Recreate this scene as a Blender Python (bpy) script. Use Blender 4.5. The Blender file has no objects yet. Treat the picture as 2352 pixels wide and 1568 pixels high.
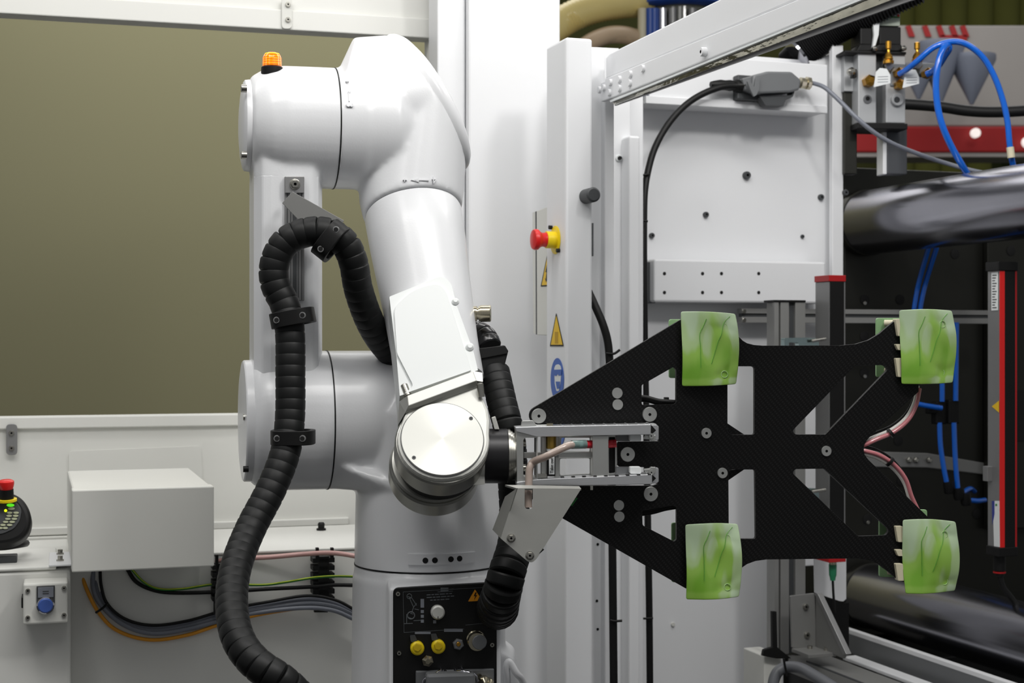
import bpy, bmesh, math, random
from mathutils import Vector, Matrix, Quaternion
from mathutils.geometry import tessellate_polygon
from mathutils.bvhtree import BVHTree

random.seed(7)
SC = bpy.context.scene
COL = SC.collection
FPX = 3500.0
CZ = 1.5
PI = math.pi

# ------------------------------------------------------------------ camera, world, lights, exposure
cam_data = bpy.data.cameras.new('camera')
cam = bpy.data.objects.new('camera', cam_data); COL.objects.link(cam)
cam.location = (0, 0, CZ); cam.rotation_euler = (PI/2, 0, 0)
cam_data.sensor_width = 36.0
cam_data.lens = FPX/2352*36.0
cam_data.clip_start = 0.05; cam_data.clip_end = 60
cam_data.dof.use_dof = True
cam_data.dof.focus_distance = 2.85
cam_data.dof.aperture_fstop = 7.0
SC.camera = cam

w = bpy.data.worlds.new('hall_light'); SC.world = w; w.use_nodes = True
w.node_tree.nodes['Background'].inputs['Color'].default_value = (0.98, 0.99, 1.0, 1)
w.node_tree.nodes['Background'].inputs['Strength'].default_value = 0.21

def area(name, loc, rot, sx, sy, power, col=(1, .985, .96)):
    ld = bpy.data.lights.new(name, 'AREA'); ld.shape = 'RECTANGLE'; ld.size = sx; ld.size_y = sy
    ld.energy = power; ld.color = col
    o = bpy.data.objects.new(name, ld); COL.objects.link(o); o.location = loc; o.rotation_euler = rot
    return o
area('hall_lamp_strip', (-1.3, 1.2, 3.7), (math.radians(14), 0, 0), 0.5, 2.4, 13)
area('hall_lamp_strip', (0.35, 1.1, 3.7), (math.radians(14), 0, 0), 0.5, 2.4, 13)
area('hall_lamp_strip', (1.5, 1.3, 3.75), (math.radians(35), 0, 0), 0.3, 0.4, 25)
area('cell_fill_light', (0.1, 1.75, 3.35), (math.radians(16), 0, 0), 2.8, 0.4, 29)  # added fill, out of view: lights the forearm from above and in front
area('cell_fill_light', (-0.7, 3.25, 3.05), (math.radians(6), 0, math.radians(16)), 2.6, 0.25, 13)  # added out of view to brighten the walls behind the robot
area('cell_fill_light', (0.85, 3.35, 3.0), (math.radians(6), 0, 0), 1.0, 0.25, 5.5)  # second unseen fill, added for the walls beside the machine
area('machine_fill_light', (1.35, 3.55, 2.95), (math.radians(18), 0, math.radians(19)), 1.3, 0.2, 3.5)  # unseen fill added to lift the machine side
area('hall_lamp_panel', (0.2, 7.2, 4.6), (0, 0, 0), 7.0, 2.0, 110)

SC.view_settings.view_transform = 'Standard'
SC.view_settings.look = 'None'
SC.view_settings.exposure = 0.04
SC.view_settings.gamma = 1.0
SC.view_settings.use_curve_mapping = False

# ------------------------------------------------------------------ materials
def lin(c):
    return tuple(((v/255)/12.92 if v/255 <= .04045 else ((v/255+.055)/1.055)**2.4) for v in c) + (1,)
MATS = {}
def mat(name, c, rough=.5, metal=0.0, vary=.04, scale=8.0, bump=0.0, bscale=200.0, coat=0.0, emit=0.0, trans=0.0, alpha=1.0, stretch=None, spec=.5):
    if name in MATS: return MATS[name]
    m = bpy.data.materials.new(name); m.use_nodes = True
    nt = m.node_tree; b = nt.nodes['Principled BSDF']
    L = lin(c)
    tc = nt.nodes.new('ShaderNodeTexCoord'); mp = nt.nodes.new('ShaderNodeMapping')
    nt.links.new(tc.outputs['Object'], mp.inputs['Vector'])
    if stretch: mp.inputs['Scale'].default_value = stretch
    nz = nt.nodes.new('ShaderNodeTexNoise'); nz.inputs['Scale'].default_value = scale; nz.inputs['Detail'].default_value = 4
    nt.links.new(mp.outputs['Vector'], nz.inputs['Vector'])
    mx = nt.nodes.new('ShaderNodeMix'); mx.data_type = 'RGBA'
    mx.inputs['A'].default_value = tuple(max(0, v*(1-vary)) for v in L[:3]) + (1,)
    mx.inputs['B'].default_value = tuple(min(1, v*(1+vary)) for v in L[:3]) + (1,)
    nt.links.new(nz.outputs['Fac'], mx.inputs['Factor'])
    nt.links.new(mx.outputs['Result'], b.inputs['Base Color'])
    b.inputs['Roughness'].default_value = rough; b.inputs['Metallic'].default_value = metal
    b.inputs['Coat Weight'].default_value = coat; b.inputs['Coat Roughness'].default_value = .12
    b.inputs['Specular IOR Level'].default_value = spec
    if bump:
        n2 = nt.nodes.new('ShaderNodeTexNoise'); n2.inputs['Scale'].default_value = bscale
        nt.links.new(mp.outputs['Vector'], n2.inputs['Vector'])
        bp = nt.nodes.new('ShaderNodeBump'); bp.inputs['Strength'].default_value = bump; bp.inputs['Distance'].default_value = .002
        nt.links.new(n2.outputs['Fac'], bp.inputs['Height']); nt.links.new(bp.outputs['Normal'], b.inputs['Normal'])
    if emit:
        b.inputs['Emission Color'].default_value = L; b.inputs['Emission Strength'].default_value = emit
    if trans: b.inputs['Transmission Weight'].default_value = trans
    if alpha < 1: b.inputs['Alpha'].default_value = alpha
    MATS[name] = m
    return m
WHITE = mat('robot_white_paint', (228, 229, 231), .34, 0, .01, 5, .06, 260, coat=.2)
FACET = mat('forearm_cover_white', (228, 231, 230), .42, 0, .01)
MWHITE = mat('machine_white_powder_coat', (228, 229, 231), .42, 0, .015, 3, .03, 300)
WWHITE = mat('enclosure_warm_white', (222, 222, 217), .5, 0, .015, 2)
BOXW = mat('junction_box_grey_white', (214, 214, 208), .5, 0, .02)
ALU = mat('machined_aluminium', (214, 215, 217), .33, .85, .06, 14, .05, 90, stretch=(1, 1, 8))
ALU2 = mat('satin_aluminium', (196, 197, 194), .42, .9, .06, 30)
WALU = mat('anodised_pale_aluminium', (206, 206, 200), .5, .35, .03, 20)
RIM = mat('turned_aluminium_rim', (176, 176, 170), .36, .9, .05, 20)
STEEL = mat('steel_fastener', (180, 178, 170), .25, 1, .05)
NICKEL = mat('nickel_plated_brass', (196, 188, 165), .22, 1, .05)
CHROME = mat('polished_chrome', (205, 205, 212), .08, 1, .03)
BLK = mat('matt_black_plastic', (15, 15, 15), .5, 0, .1, spec=.3)
HOSE = mat('black_hose_polyamide', (15, 16, 16), .5, 0, .1, 20, .1, 80, spec=.3)
RUB = mat('black_rubber_sheath', (20, 20, 21), .5, 0, .1)
ANO = mat('black_anodised_metal', (30, 29, 31), .35, .3, .1)
DARK = mat('dark_steel_plate', (56, 56, 52), .42, .8, .25, 3, .05, 30)
GRY = mat('grey_diecast', (112, 114, 116), .45, .2, .05)
DGRY = mat('dark_grey_plastic', (62, 64, 66), .5, 0, .05)
GCAB = mat('grey_cable_sheath', (118, 122, 132), .4, 0, .04)
OCAB = mat('orange_cable_sheath', (222, 150, 30), .4, 0, .04)
GNC = mat('green_earth_cable', (50, 130, 50), .4, 0, .04)
YGC = mat('yellow_earth_stripe', (190, 200, 40), .4, 0, .04)
PINK = mat('pinkish_clear_tube', (205, 160, 155), .25, 0, .15, 12)
CREAM = mat('cream_plastic', (214, 206, 178), .45, 0, .04)
RED = mat('red_plastic', (214, 30, 28), .35, 0, .04)
DRED = mat('dark_red_plastic', (165, 20, 24), .4, 0, .04)
YEL = mat('yellow_plastic', (236, 208, 18), .4, 0, .04)
SIGNY = mat('warning_sign_yellow', (232, 190, 30), .5, 0, .03)
SIGNO = mat('warning_sign_orange', (230, 150, 20), .5, 0, .03)
SIGNB = mat('mandatory_sign_blue', (62, 100, 180), .5, 0, .03)
PRINT = mat('white_print', (225, 228, 228), .6, 0, .02)
DIMP = mat('dim_grey_print', (88, 92, 95), .6, 0, .05)
LABG = mat('grey_label', (120, 124, 132), .6, 0, .05)
BLUE = mat('blue_push_button', (64, 92, 165), .35, 0, .04)
BRASS = mat('brass', (200, 150, 60), .25, 1, .06)
TGLASS = mat('black_hole', (5, 5, 5), .8, 0, 0)
KHAKI = mat('khaki_partition', (162, 158, 124), .9, 0, .01, 1)
OLIVE = mat('olive_hall_wall', (96, 98, 52), .9, 0, .15, 1)
CONC = mat('hall_floor_grey', (46, 46, 46), .6, 0, .1, 2)
GREYB = mat('booth_grey', (165, 160, 156), .7, 0, .03)
HOPB = mat('hopper_grey_blue', (138, 144, 160), .5, .2, .1, 3)
BNR = mat('red_banner', (165, 22, 24), .5, 0, .04)
SILV = mat('mount_strip_silver', (150, 150, 150), .45, .7, .05)
GRNP = mat('pale_green_plate', (140, 178, 128), .5, 0, .06)
TEAL = mat('teal_green_plug', (40, 130, 90), .4, 0, .04)

def blue_tube_mat():
    m = mat('blue_polyurethane_tube', (10, 98, 205), .15, 0, .1, 10, coat=.6)
    return m
BTUBE = blue_tube_mat()

# ------------------------------------------------------------------ pixel / plane helpers
def T(px, py, Y):
    return Vector(((px-1176)/FPX*Y, Y, CZ-(py-784)/FPX*Y))
def ray(px, py):
    return Vector(((px-1176)/FPX, 1.0, -(py-784)/FPX))
CAM = Vector((0, 0, CZ))
class PF:
    """a plane at its real place; n faces the viewer's side"""
    def __init__(s, p, yaw=0.0, n=None):
        s.p = Vector(p)
        a = math.radians(yaw)
        s.n = Vector(n).normalized() if n is not None else Vector((math.sin(a), -math.cos(a), 0))
        z = Vector((0, 0, 1))
        s.w = (z - s.n*z.dot(s.n)).normalized()
        s.u = s.w.cross(s.n).normalized()
    def hit(s, px, py):
        d = ray(px, py)
        t = (s.p-CAM).dot(s.n)/d.dot(s.n)
        return CAM + d*t
    def up(s, d):
        q = PF(s.p + s.n*d, n=s.n); q.u, q.w = s.u, s.w
        return q
    def loc(s, v):
        d = v - s.p
        return d.dot(s.u), d.dot(s.w)
    def pt(s, a, b, c=0.0):
        return s.p + s.u*a + s.w*b + s.n*c

WL = {}
def place(o, wloc, parent):
    if parent is not None:
        o.parent = parent
        o.location = Vector(wloc) - WL[parent.name]
    else:
        o.location = wloc
    WL[o.name] = Vector(wloc)

def build(name, verts, faces, m, parent=None, smooth=None, bevel=0.0, seg=2, mats=None, fmat=None):
    vs = [Vector(v) for v in verts]
    lo = Vector((min(v.x for v in vs), min(v.y for v in vs), min(v.z for v in vs)))
    hi = Vector((max(v.x for v in vs), max(v.y for v in vs), max(v.z for v in vs)))
    c = (lo+hi)/2
    me = bpy.data.meshes.new(name)
    me.from_pydata([v-c for v in vs], [], faces)
    bm = bmesh.new(); bm.from_mesh(me)
    bmesh.ops.recalc_face_normals(bm, faces=bm.faces)
    bm.to_mesh(me); bm.free()
    me.materials.append(m)
    if mats:
        for q in mats: me.materials.append(q)
    if fmat:
        for i, k in enumerate(fmat):
            if k and i < len(me.polygons): me.polygons[i].material_index = k
    if smooth is not None:
        for p in me.polygons: p.use_smooth = True
        me.set_sharp_from_angle(angle=math.radians(smooth))
    o = bpy.data.objects.new(name, me); COL.objects.link(o)
    place(o, c, parent)
    if bevel:
        b = o.modifiers.new('edge', 'BEVEL'); b.width = bevel; b.segments = seg; b.limit_method = 'ANGLE'; b.angle_limit = math.radians(40)
        b.harden_normals = False
    return o

def inst(me, name, M, parent=None):
    o = bpy.data.objects.new(name, me); COL.objects.link(o)
    wl = M.to_translation()
    if parent is not None:
        o.parent = parent
        o.matrix_basis = Matrix.Translation(-WL[parent.name]) @ M
    else:
        o.matrix_basis = M
    WL[o.name] = wl
    return o

def empty(name, loc, label=None, cat=None, group=None):
    o = bpy.data.objects.new(name, None); COL.objects.link(o); o.empty_display_size = .05
    o.location = loc; WL[o.name] = Vector(loc)
    if label: o['label'] = label
    if cat: o['category'] = cat
    if group: o['group'] = group
    return o
def tag(o, label, cat, group=None):
    o['label'] = label; o['category'] = cat
    if group: o['group'] = group
    return o
def struct(o, label=None):
    o['kind'] = 'structure'
    if label: o['label'] = label
    return o

def rnd(poly, r, n=4):
    """round the corners of a 2-D polygon; r is one number or a list"""
    out = []; N = len(poly)
    for i in range(N):
        p = Vector(poly[i]); a = Vector(poly[i-1]); b = Vector(poly[(i+1) % N])
        rr = r[i] if isinstance(r, (list, tuple)) else r
        if rr <= 0: out.append(tuple(p)); continue
        da = a-p; db = b-p
        k = min(rr, da.length*.48, db.length*.48)
        p0 = p + da.normalized()*k; p1 = p + db.normalized()*k
        for j in range(n+1):
            t = j/n
            q = p0*(1-t)**2 + p*2*t*(1-t) + p1*t*t
            out.append((q.x, q.y))
    return out

def slab(name, pf, poly, thick, m, parent=None, holes=(), bevel=0.0, px=True, up=0.0, smooth=None, seg=2):
    """prism whose front face lies on the plane, extruded away from the viewer"""
    pf = pf.up(up) if up else pf
    H = (lambda q: pf.hit(*q)) if px else (lambda q: pf.pt(*q))
    loops = [[H(q) for q in poly]] + [[H(q) for q in h] for h in holes]
    loc2 = [[Vector((*pf.loc(v), 0)) for v in l] for l in loops]
    tris = tessellate_polygon(loc2)
    vs = [v for l in loops for v in l]; n = len(vs)
    back = [v - pf.n*thick for v in vs]
    faces = [tuple(t) for t in tris] + [tuple(i+n for i in reversed(t)) for t in tris]
    k = 0
    for l in loops:
        m_ = len(l)
        for i in range(m_):
            a, b = k+i, k+(i+1) % m_
            faces.append((a, b, b+n, a+n))
        k += m_
    me_faces = faces
    o = build(name, vs+back, me_faces, m, parent, smooth=smooth)
    if bevel:
        bm = bmesh.new(); bm.from_mesh(o.data)
        bmesh.ops.dissolve_limit(bm, angle_limit=math.radians(1), verts=bm.verts, edges=bm.edges)
        bm.to_mesh(o.data); bm.free()
        b = o.modifiers.new('edge', 'BEVEL'); b.width = bevel; b.segments = seg; b.limit_method = 'ANGLE'; b.angle_limit = math.radians(40)
    return o

def boxuv(name, o0, u, v, wv, m, parent=None, bevel=0.0):
    o0 = Vector(o0)
    vs = [o0, o0+u, o0+u+v, o0+v, o0+wv, o0+u+wv, o0+u+v+wv, o0+v+wv]
    fs = [(0, 1, 2, 3), (4, 5, 6, 7), (0, 1, 5, 4), (1, 2, 6, 5), (2, 3, 7, 6), (3, 0, 4, 7)]
    return build(name, vs, fs, m, parent, bevel=bevel)

def rect(name, pf, x0, y0, x1, y1, thick, m, parent=None, bevel=0.0, up=0.0):
    """true rectangle on the plane between two seen corners, given depth behind it"""
    pf = pf.up(up) if up else pf
    a = pf.hit(x0, y0); b = pf.hit(x1, y1)
    d = b-a
    return boxuv(name, a, pf.u*d.dot(pf.u), pf.w*d.dot(pf.w), -pf.n*thick, m, parent, bevel)

def lathe(name, org, ax, prof, m, parent=None, seg=40, smooth=35, caps=True, bevel=0.0, a0=0.0, a1=None):
    ax = Vector(ax).normalized(); org = Vector(org)
    e = ax.orthogonal().normalized(); g = ax.cross(e)
    vs = []; fs = []
    for t, r in prof:
        for i in range(seg):
            a = 2*PI*i/seg
            vs.append(org + ax*t + (e*math.cos(a)+g*math.sin(a))*max(r, 1e-5))
    for k in range(len(prof)-1):
        for i in range(seg):
            j = (i+1) % seg
            fs.append((k*seg+i, k*seg+j, (k+1)*seg+j, (k+1)*seg+i))
    if caps:
        fs.append(tuple(range(seg))); fs.append(tuple((len(prof)-1)*seg+i for i in range(seg)))
    return build(name, vs, fs, m, parent, smooth=smooth, bevel=bevel)

def disc(name, pf, px, py, r, h, m, parent=None, seg=20, ch=.15, px_r=True, up=0.0, prof=None):
    """round piece standing h proud of the plane; r in pixels there"""
    c = pf.hit(px, py)
    if px_r: r = r/FPX*c.y
    prof = prof or [(-.001, r), (h*(1-ch), r), (h, r-h*ch)]
    return lathe(name, c + pf.n*up, pf.n, prof, m, parent, seg)

def cr(pts, n=8):
    P = [Vector(p) for p in pts]; out = []
    for i in range(len(P)-1):
        p0 = P[i-1] if i else P[i]*2-P[i+1]
        p1, p2 = P[i], P[i+1]
        p3 = P[i+2] if i+2 < len(P) else P[i+1]*2-P[i]
        for j in range(n):
            t = j/n
            out.append(.5*((2*p1) + (p2-p0)*t + (2*p0-5*p1+4*p2-p3)*t*t + (3*p1-p0-3*p2+p3)*t**3))
    out.append(P[-1]); return out

def frames(pts):
    T_ = []
    for i in range(len(pts)):
        a = pts[max(0, i-1)]; b = pts[min(len(pts)-1, i+1)]
        T_.append((b-a).normalized())
    e = T_[0].orthogonal().normalized(); out = []
    for i, t in enumerate(T_):
        if i: e = T_[i-1].rotation_difference(t) @ e
        e = (e - t*e.dot(t)).normalized()
        out.append((pts[i], t, e, t.cross(e)))
    return out

def tube(name, pts, r, m, parent=None, seg=10, n=8, smooth=True, radii=None, raw=False):
    P = pts if raw else cr(pts, n)
    fr = frames(P); vs = []; fs = []
    for k, (p, t, e, g) in enumerate(fr):
        rr = radii[k] if radii else r
        for i in range(seg):
            a = 2*PI*i/seg
            vs.append(p + (e*math.cos(a)+g*math.sin(a))*rr)
    for k in range(len(fr)-1):
        for i in range(seg):
            j = (i+1) % seg
            fs.append((k*seg+i, k*seg+j, (k+1)*seg+j, (k+1)*seg+i))
    fs.append(tuple(range(seg))); fs.append(tuple((len(fr)-1)*seg+i for i in range(seg)))
    return build(name, vs, fs, m, parent, smooth=60 if smooth else None)
def ptube(name, ppts, r, m, parent=None, seg=10, n=8):
    return tube(name, [T(*p) for p in ppts], r, m, parent, seg, n)

def ring_mesh(name, r, tr, m, seg=20, ts=8):
    vs = []; fs = []
    for i in range(seg):
        a = 2*PI*i/seg
        for j in range(ts):
            b = 2*PI*j/ts
            vs.append(((r+tr*math.cos(b))*math.cos(a), (r+tr*math.cos(b))*math.sin(a), tr*math.sin(b)))
    for i in range(seg):
        for j in range(ts):
            fs.append((i*ts+j, ((i+1) % seg)*ts+j, ((i+1) % seg)*ts+(j+1) % ts, i*ts+(j+1) % ts))
    return vs, fs

def text(name, s, pf, px, py, h, m, parent=None, up=.0005, ext=.0006, rot=0.0, sx=1.0, align='CENTER', mirror=False):
    """raised or printed lettering; h is the letter height in pixels there"""
    c = pf.hit(px, py); size = h/FPX*c.y/.72
    cu = bpy.data.curves.new(name, 'FONT'); cu.body = s; cu.size = size; cu.align_x = align; cu.align_y = 'CENTER'; cu.extrude = ext; cu.resolution_u = 2
    tmp = bpy.data.objects.new(name+'_tmp', cu); COL.objects.link(tmp)
    bpy.context.view_layer.update()
    dg = bpy.context.evaluated_depsgraph_get()
    me = bpy.data.meshes.new_from_object(tmp.evaluated_get(dg))
    bpy.data.objects.remove(tmp); bpy.data.curves.remove(cu)
    me.name = name; me.materials.clear(); me.materials.append(m)
    a = math.radians(rot)
    u = pf.u*math.cos(a) + pf.w*math.sin(a); w_ = -pf.u*math.sin(a) + pf.w*math.cos(a)
    M = Matrix(((u.x*sx, w_.x, pf.n.x, 0), (u.y*sx, w_.y, pf.n.y, 0), (u.z*sx, w_.z, pf.n.z, 0), (0, 0, 0, 1)))
    me.transform(M)
    return inst(me, name, Matrix.Translation(c + pf.n*up), parent)

def bolt_mesh(name, r, h, m, hole=True, seg=20, hm=None, hr=.36, ed=.88):
    """button-headed screw lying along +Z, front at z=h"""
    prof = [(0, r), (h*.7, r), (h, r*ed)]
    vs = []; fs = []
    if hole: prof += [(h, r*hr), (h*.35, r*hr*.95)]
    for t, rr in prof:
        for i in range(seg):
            a = 2*PI*i/seg; vs.append((rr*math.cos(a), rr*math.sin(a), t))
    for k in range(len(prof)-1):
        for i in range(seg):
            j = (i+1) % seg; fs.append((k*seg+i, k*seg+j, (k+1)*seg+j, (k+1)*seg+i))
    fs.append(tuple((len(prof)-1)*seg+i for i in range(seg)))
    me = bpy.data.meshes.new(name); me.from_pydata(vs, [], fs); me.materials.append(m); me.materials.append(hm or TGLASS)
    if hole:
        for p in me.polygons[-(seg+1):]: p.material_index = 1
    for p in me.polygons: p.use_smooth = True
    me.set_sharp_from_angle(angle=math.radians(35))
    return me
def on(pf, px, py, up=0.0):
    """matrix: local Z = plane normal, at the seen point"""
    c = pf.hit(px, py) + pf.n*up
    return Matrix(((pf.u.x, pf.w.x, pf.n.x, c.x), (pf.u.y, pf.w.y, pf.n.y, c.y), (pf.u.z, pf.w.z, pf.n.z, c.z), (0, 0, 0, 1)))
HOLE_ME = bolt_mesh('hole', .005, .0006, TGLASS, False, 14)
SCREW = bolt_mesh('screw', .0045, .004, STEEL, True, 14)
def holes_on(pf, pts, parent, name='hole', scale=1.0, me=None, up=0.0005):
    for p in pts:
        M = on(pf, p[0], p[1], up); s = p[2] if len(p) > 2 else scale
        inst(me or HOLE_ME, name, M @ Matrix.Scale(s, 4), parent)

def surf(o, px, py):
    """where the sight line first meets an object (world point, normal)"""
    bpy.context.view_layer.update()
    dg = bpy.context.evaluated_depsgraph_get()
    bvh = BVHTree.FromObject(o, dg)
    M = o.matrix_world; Mi = M.inverted()
    d = ray(px, py).normalized()
    h, n, i, t = bvh.ray_cast(Mi @ CAM, (Mi.to_3x3() @ d).normalized())
    if h is None: return None, None
    return M @ h, (M.to_3x3() @ n).normalized()
# ------------------------------------------------------------------ hall shell
fl = build('floor', [(-7, -3, 0), (8, -3, 0), (8, 12, 0), (-7, 12, 0), (-7, -3, -.05), (8, -3, -.05), (8, 12, -.05), (-7, 12, -.05)],
           [(0, 1, 2, 3), (4, 5, 6, 7), (0, 1, 5, 4), (1, 2, 6, 5), (2, 3, 7, 6), (3, 0, 4, 7)], CONC); struct(fl)
wb = boxuv('wall_back', (-7, 11.8, 0), Vector((15, 0, 0)), Vector((0, .15, 0)), Vector((0, 0, 5.5)), OLIVE); struct(wb)
o = boxuv('partition_screen', (-5.2, 8.3, 0), Vector((5.35, .4, 0)), Vector((-.02, .06, 0)), Vector((0, 0, 4.2)), KHAKI)
tag(o, 'plain khaki partition screen seen through the window opening behind the white robot', 'partition')

# ------------------------------------------------------------------ left enclosure wall with its window opening
L = PF(T(400, 950, 3.9), 16.5)
def Lz(z, px):   # local coordinates on the wall plane for a world height
    a = L.hit(px, 784); return (L.loc(a)[0], z - L.p.z)
uL0 = L.loc(L.hit(-900, 784))[0]; uL1 = L.loc(L.hit(1110, 784))[0]
zt = L.hit(805, 79).z - L.p.z; zb = L.hit(400, 952).z - L.p.z
wo0 = L.loc(L.hit(-620, 784))[0]; wo1 = L.loc(L.hit(985, 784))[0]
top_z = 2.95 - L.p.z; bot_z = -L.p.z
wl = slab('wall_left', L, [(uL0, bot_z), (uL1, bot_z), (uL1, top_z), (uL0, top_z)], .05, WWHITE,
          holes=[[(wo0, zb), (wo1, zb), (wo1, zt), (wo0, zt)]], px=False); struct(wl)
def lbar(name, a0, a1, b0, b1, proud, thick, m, parent=None, bevel=.003):
    p = L.up(proud)
    return boxuv(name, p.pt(a0, b0), p.u*(a1-a0), p.w*(b1-b0), -p.n*thick, m, parent, bevel)
t1 = lbar('trim_1', wo0-.03, wo1+.03, zt, zt+.052, .012, .012, WWHITE); struct(t1)
t2 = lbar('trim_2', wo0-.03, wo1+.03, zb-.03, zb, .012, .012, WWHITE); struct(t2)
zs = L.hit(100, 1210).z - L.p.z
t3 = lbar('trim_3', uL0, L.loc(L.hit(800, 784))[0], zs-.02, zs, .01, .01, WWHITE); struct(t3)
zs2 = L.hit(100, 1243).z - L.p.z
t4 = lbar('trim_4', uL0, L.loc(L.hit(158, 784))[0], zs2-.006, zs-.022, .02, .02, BOXW); struct(t4)
rp = slab('trim_5', L, rnd([(158, 1036), (462, 1024), (468, 1160), (158, 1160)], 10), .004, WWHITE, up=.004); struct(rp)
# latch straps
def strap(x, y0, y1, wpx, lab):
    e = empty('latch_strap', L.hit(x, (y0+y1)/2), lab, 'latch')
    slab('strap_plate', L, rnd([(x-wpx, y0), (x+wpx, y0), (x+wpx, y1), (x-wpx, y1)], wpx*.8), .004, SILV if y0 > 500 else BOXW, e, up=.018, bevel=.001)
    slab('spacer', L, rnd([(x-wpx*.6, y0+6), (x+wpx*.6, y0+6), (x+wpx*.6, y1-6), (x-wpx*.6, y1-6)], 3), .015, BOXW, e, up=.014)
    for yy in (y0+(y1-y0)*.28, y0+(y1-y0)*.76):
        inst(SCREW, 'screw', on(L, x, yy, .018) @ Matrix.Scale(1.5, 4), e)
strap(27, 973, 1045, 13, 'small grey steel latch strap under the window opening at far left')
strap(659, -6, 66, 12, 'pale latch strap with one screw above the window opening')

# ------------------------------------------------------------------ bench below the window
bench = empty('machine_bench', (-.6, 3.6, 0), 'long white machine bench running behind the robot under the window', 'bench')
BF = PF(T(650, 1400, 3.46), 16.5)
zt_b = BF.hit(650, 1264).z
ub0 = BF.loc(BF.hit(158, 784))[0]; ub1 = BF.loc(BF.hit(1010, 784))[0]
boxuv('bench_body', BF.pt(ub0, -BF.p.z), BF.u*(ub1-ub0), BF.w*(zt_b-.004), -BF.n*.42, WWHITE, bench, .006)
boxuv('bench_top', BF.up(.004).pt(ub0+.004, zt_b-BF.p.z-.004), BF.u*(ub1-ub0-.01), BF.w*.006, -BF.n*.43, WWHITE, bench, .002)
bench2 = empty('side_bench', (-1.1, 3.4, 0), 'white bench section at far left carrying the push button box', 'bench')
BG = PF(T(80, 1400, 3.22), 16.5)
zt_c = BG.hit(80, 1303).z
uc0 = BG.loc(BG.hit(-500, 784))[0]; uc1 = BG.loc(BG.hit(163, 784))[0]
boxuv('bench_body', BG.pt(uc0, -BG.p.z), BG.u*(uc1-uc0), BG.w*(zt_c-.006), -BG.n*.52, WWHITE, bench2, .008)
boxuv('bench_top', BG.up(.003).pt(uc0, zt_c-BG.p.z-.006), BG.u*(uc1-uc0-.03), BG.w*.008, -BG.n*.3, WWHITE, bench2, .003)
# joint plate with bolts
jp = BG.up(.012).pt(uc1-.045, zt_c-BG.p.z+.002)
joint = empty('joint_plate', jp, 'small white bolted joint plate on the bench left of the junction box', 'plate')
boxuv('plate', jp, BG.u*.075, BG.w*.004, -BG.n*.2, MWHITE, joint, .001)
for d in (.045, .15):
    lathe('bolt', BG.pt(uc1-.022, zt_c-BG.p.z+.006, -d), (0, 0, 1), [(0, .009), (.003, .009), (.0032, .006), (.011, .006)], STEEL, joint, 6, 20)
# dark pad
o = boxuv('rubber_pad', BG.pt(uc0+.3, zt_c-BG.p.z+.002, -.07), BG.u*(BG.loc(BG.hit(37, 784))[0]-uc0-.3), BG.w*.014, -BG.n*.05, DGRY, None, .002)
tag(o, 'dark rubber pad lying on the bench in front of the hand controller', 'pad')
o = lathe('rubber_stop', BF.pt(BF.loc(BF.hit(792, 784))[0], zt_b-BF.p.z+.002, -.33), (0, 0, 1), [(0, .012), (.005, .012), (.006, .008), (.016, .009), (.02, .006)], BLK, None, 14)
tag(o, 'tiny black rubber stop on the bench top beside the robot column', 'stop')

# ------------------------------------------------------------------ white junction box on the bench
JB = PF(T(300, 1200, 3.12), 17.5)
jb = empty('junction_box', JB.hit(320, 1300), 'large plain white junction box overhanging the bench above the cable bundle', 'box')
zt0 = JB.hit(168, 1127).z; zb0 = JB.hit(168, 1313).z
uj0 = JB.loc(JB.hit(167, 784))[0]; uj1 = JB.loc(JB.hit(489, 784))[0]
boxuv('box_body', JB.pt(uj0, zb0-JB.p.z), JB.u*(uj1-uj0), JB.w*(zt0-zb0), -JB.n*.5, BOXW, jb, .004)
boxuv('box_cover', JB.up(.004).pt(uj0-.002, zb0-JB.p.z-.001), JB.u*(uj1-uj0+.004), JB.w*(zt0-zb0+.003), -JB.n*.05, BOXW, jb, .003)

# ------------------------------------------------------------------ push button box on the side bench
pb = empty('push_button_box', BG.hit(105, 1380), 'grey push button box with one blue button on the bench front', 'button')
BP = BG.up(.075)
rect('housing', BP, 53, 1341, 156, 1430, .075, BOXW, pb, .004)
rect('cable_entry', BP, 49, 1372, 56, 1396, .05, BLK, pb, .001, up=-.02)
for q in ((64, 1356), (147, 1350), (64, 1418), (147, 1412)):
    inst(SCREW, 'screw', on(BP, q[0], q[1], .0) @ Matrix.Scale(1.1, 4), pb)
rect('label_holder', BP, 84, 1346, 126, 1385, .003, DGRY, pb, .001, up=.004)
rect('label_plate', BP, 87, 1349, 123, 1371, .002, LABG, pb, .0005, up=.006)
for yy in (1357, 1362):
    rect('label_line', BP, 98, yy, 112, yy+1.5, .0004, DGRY, pb, up=.0065)
rg = disc('button_ring', BP, 104.5, 1389, 19.5, .012, CHROME, pb, 28, .3)
disc('blue_button', BP.up(.012), 104.5, 1390, 17, .006, BLUE, pb, 28, .4)

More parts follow.
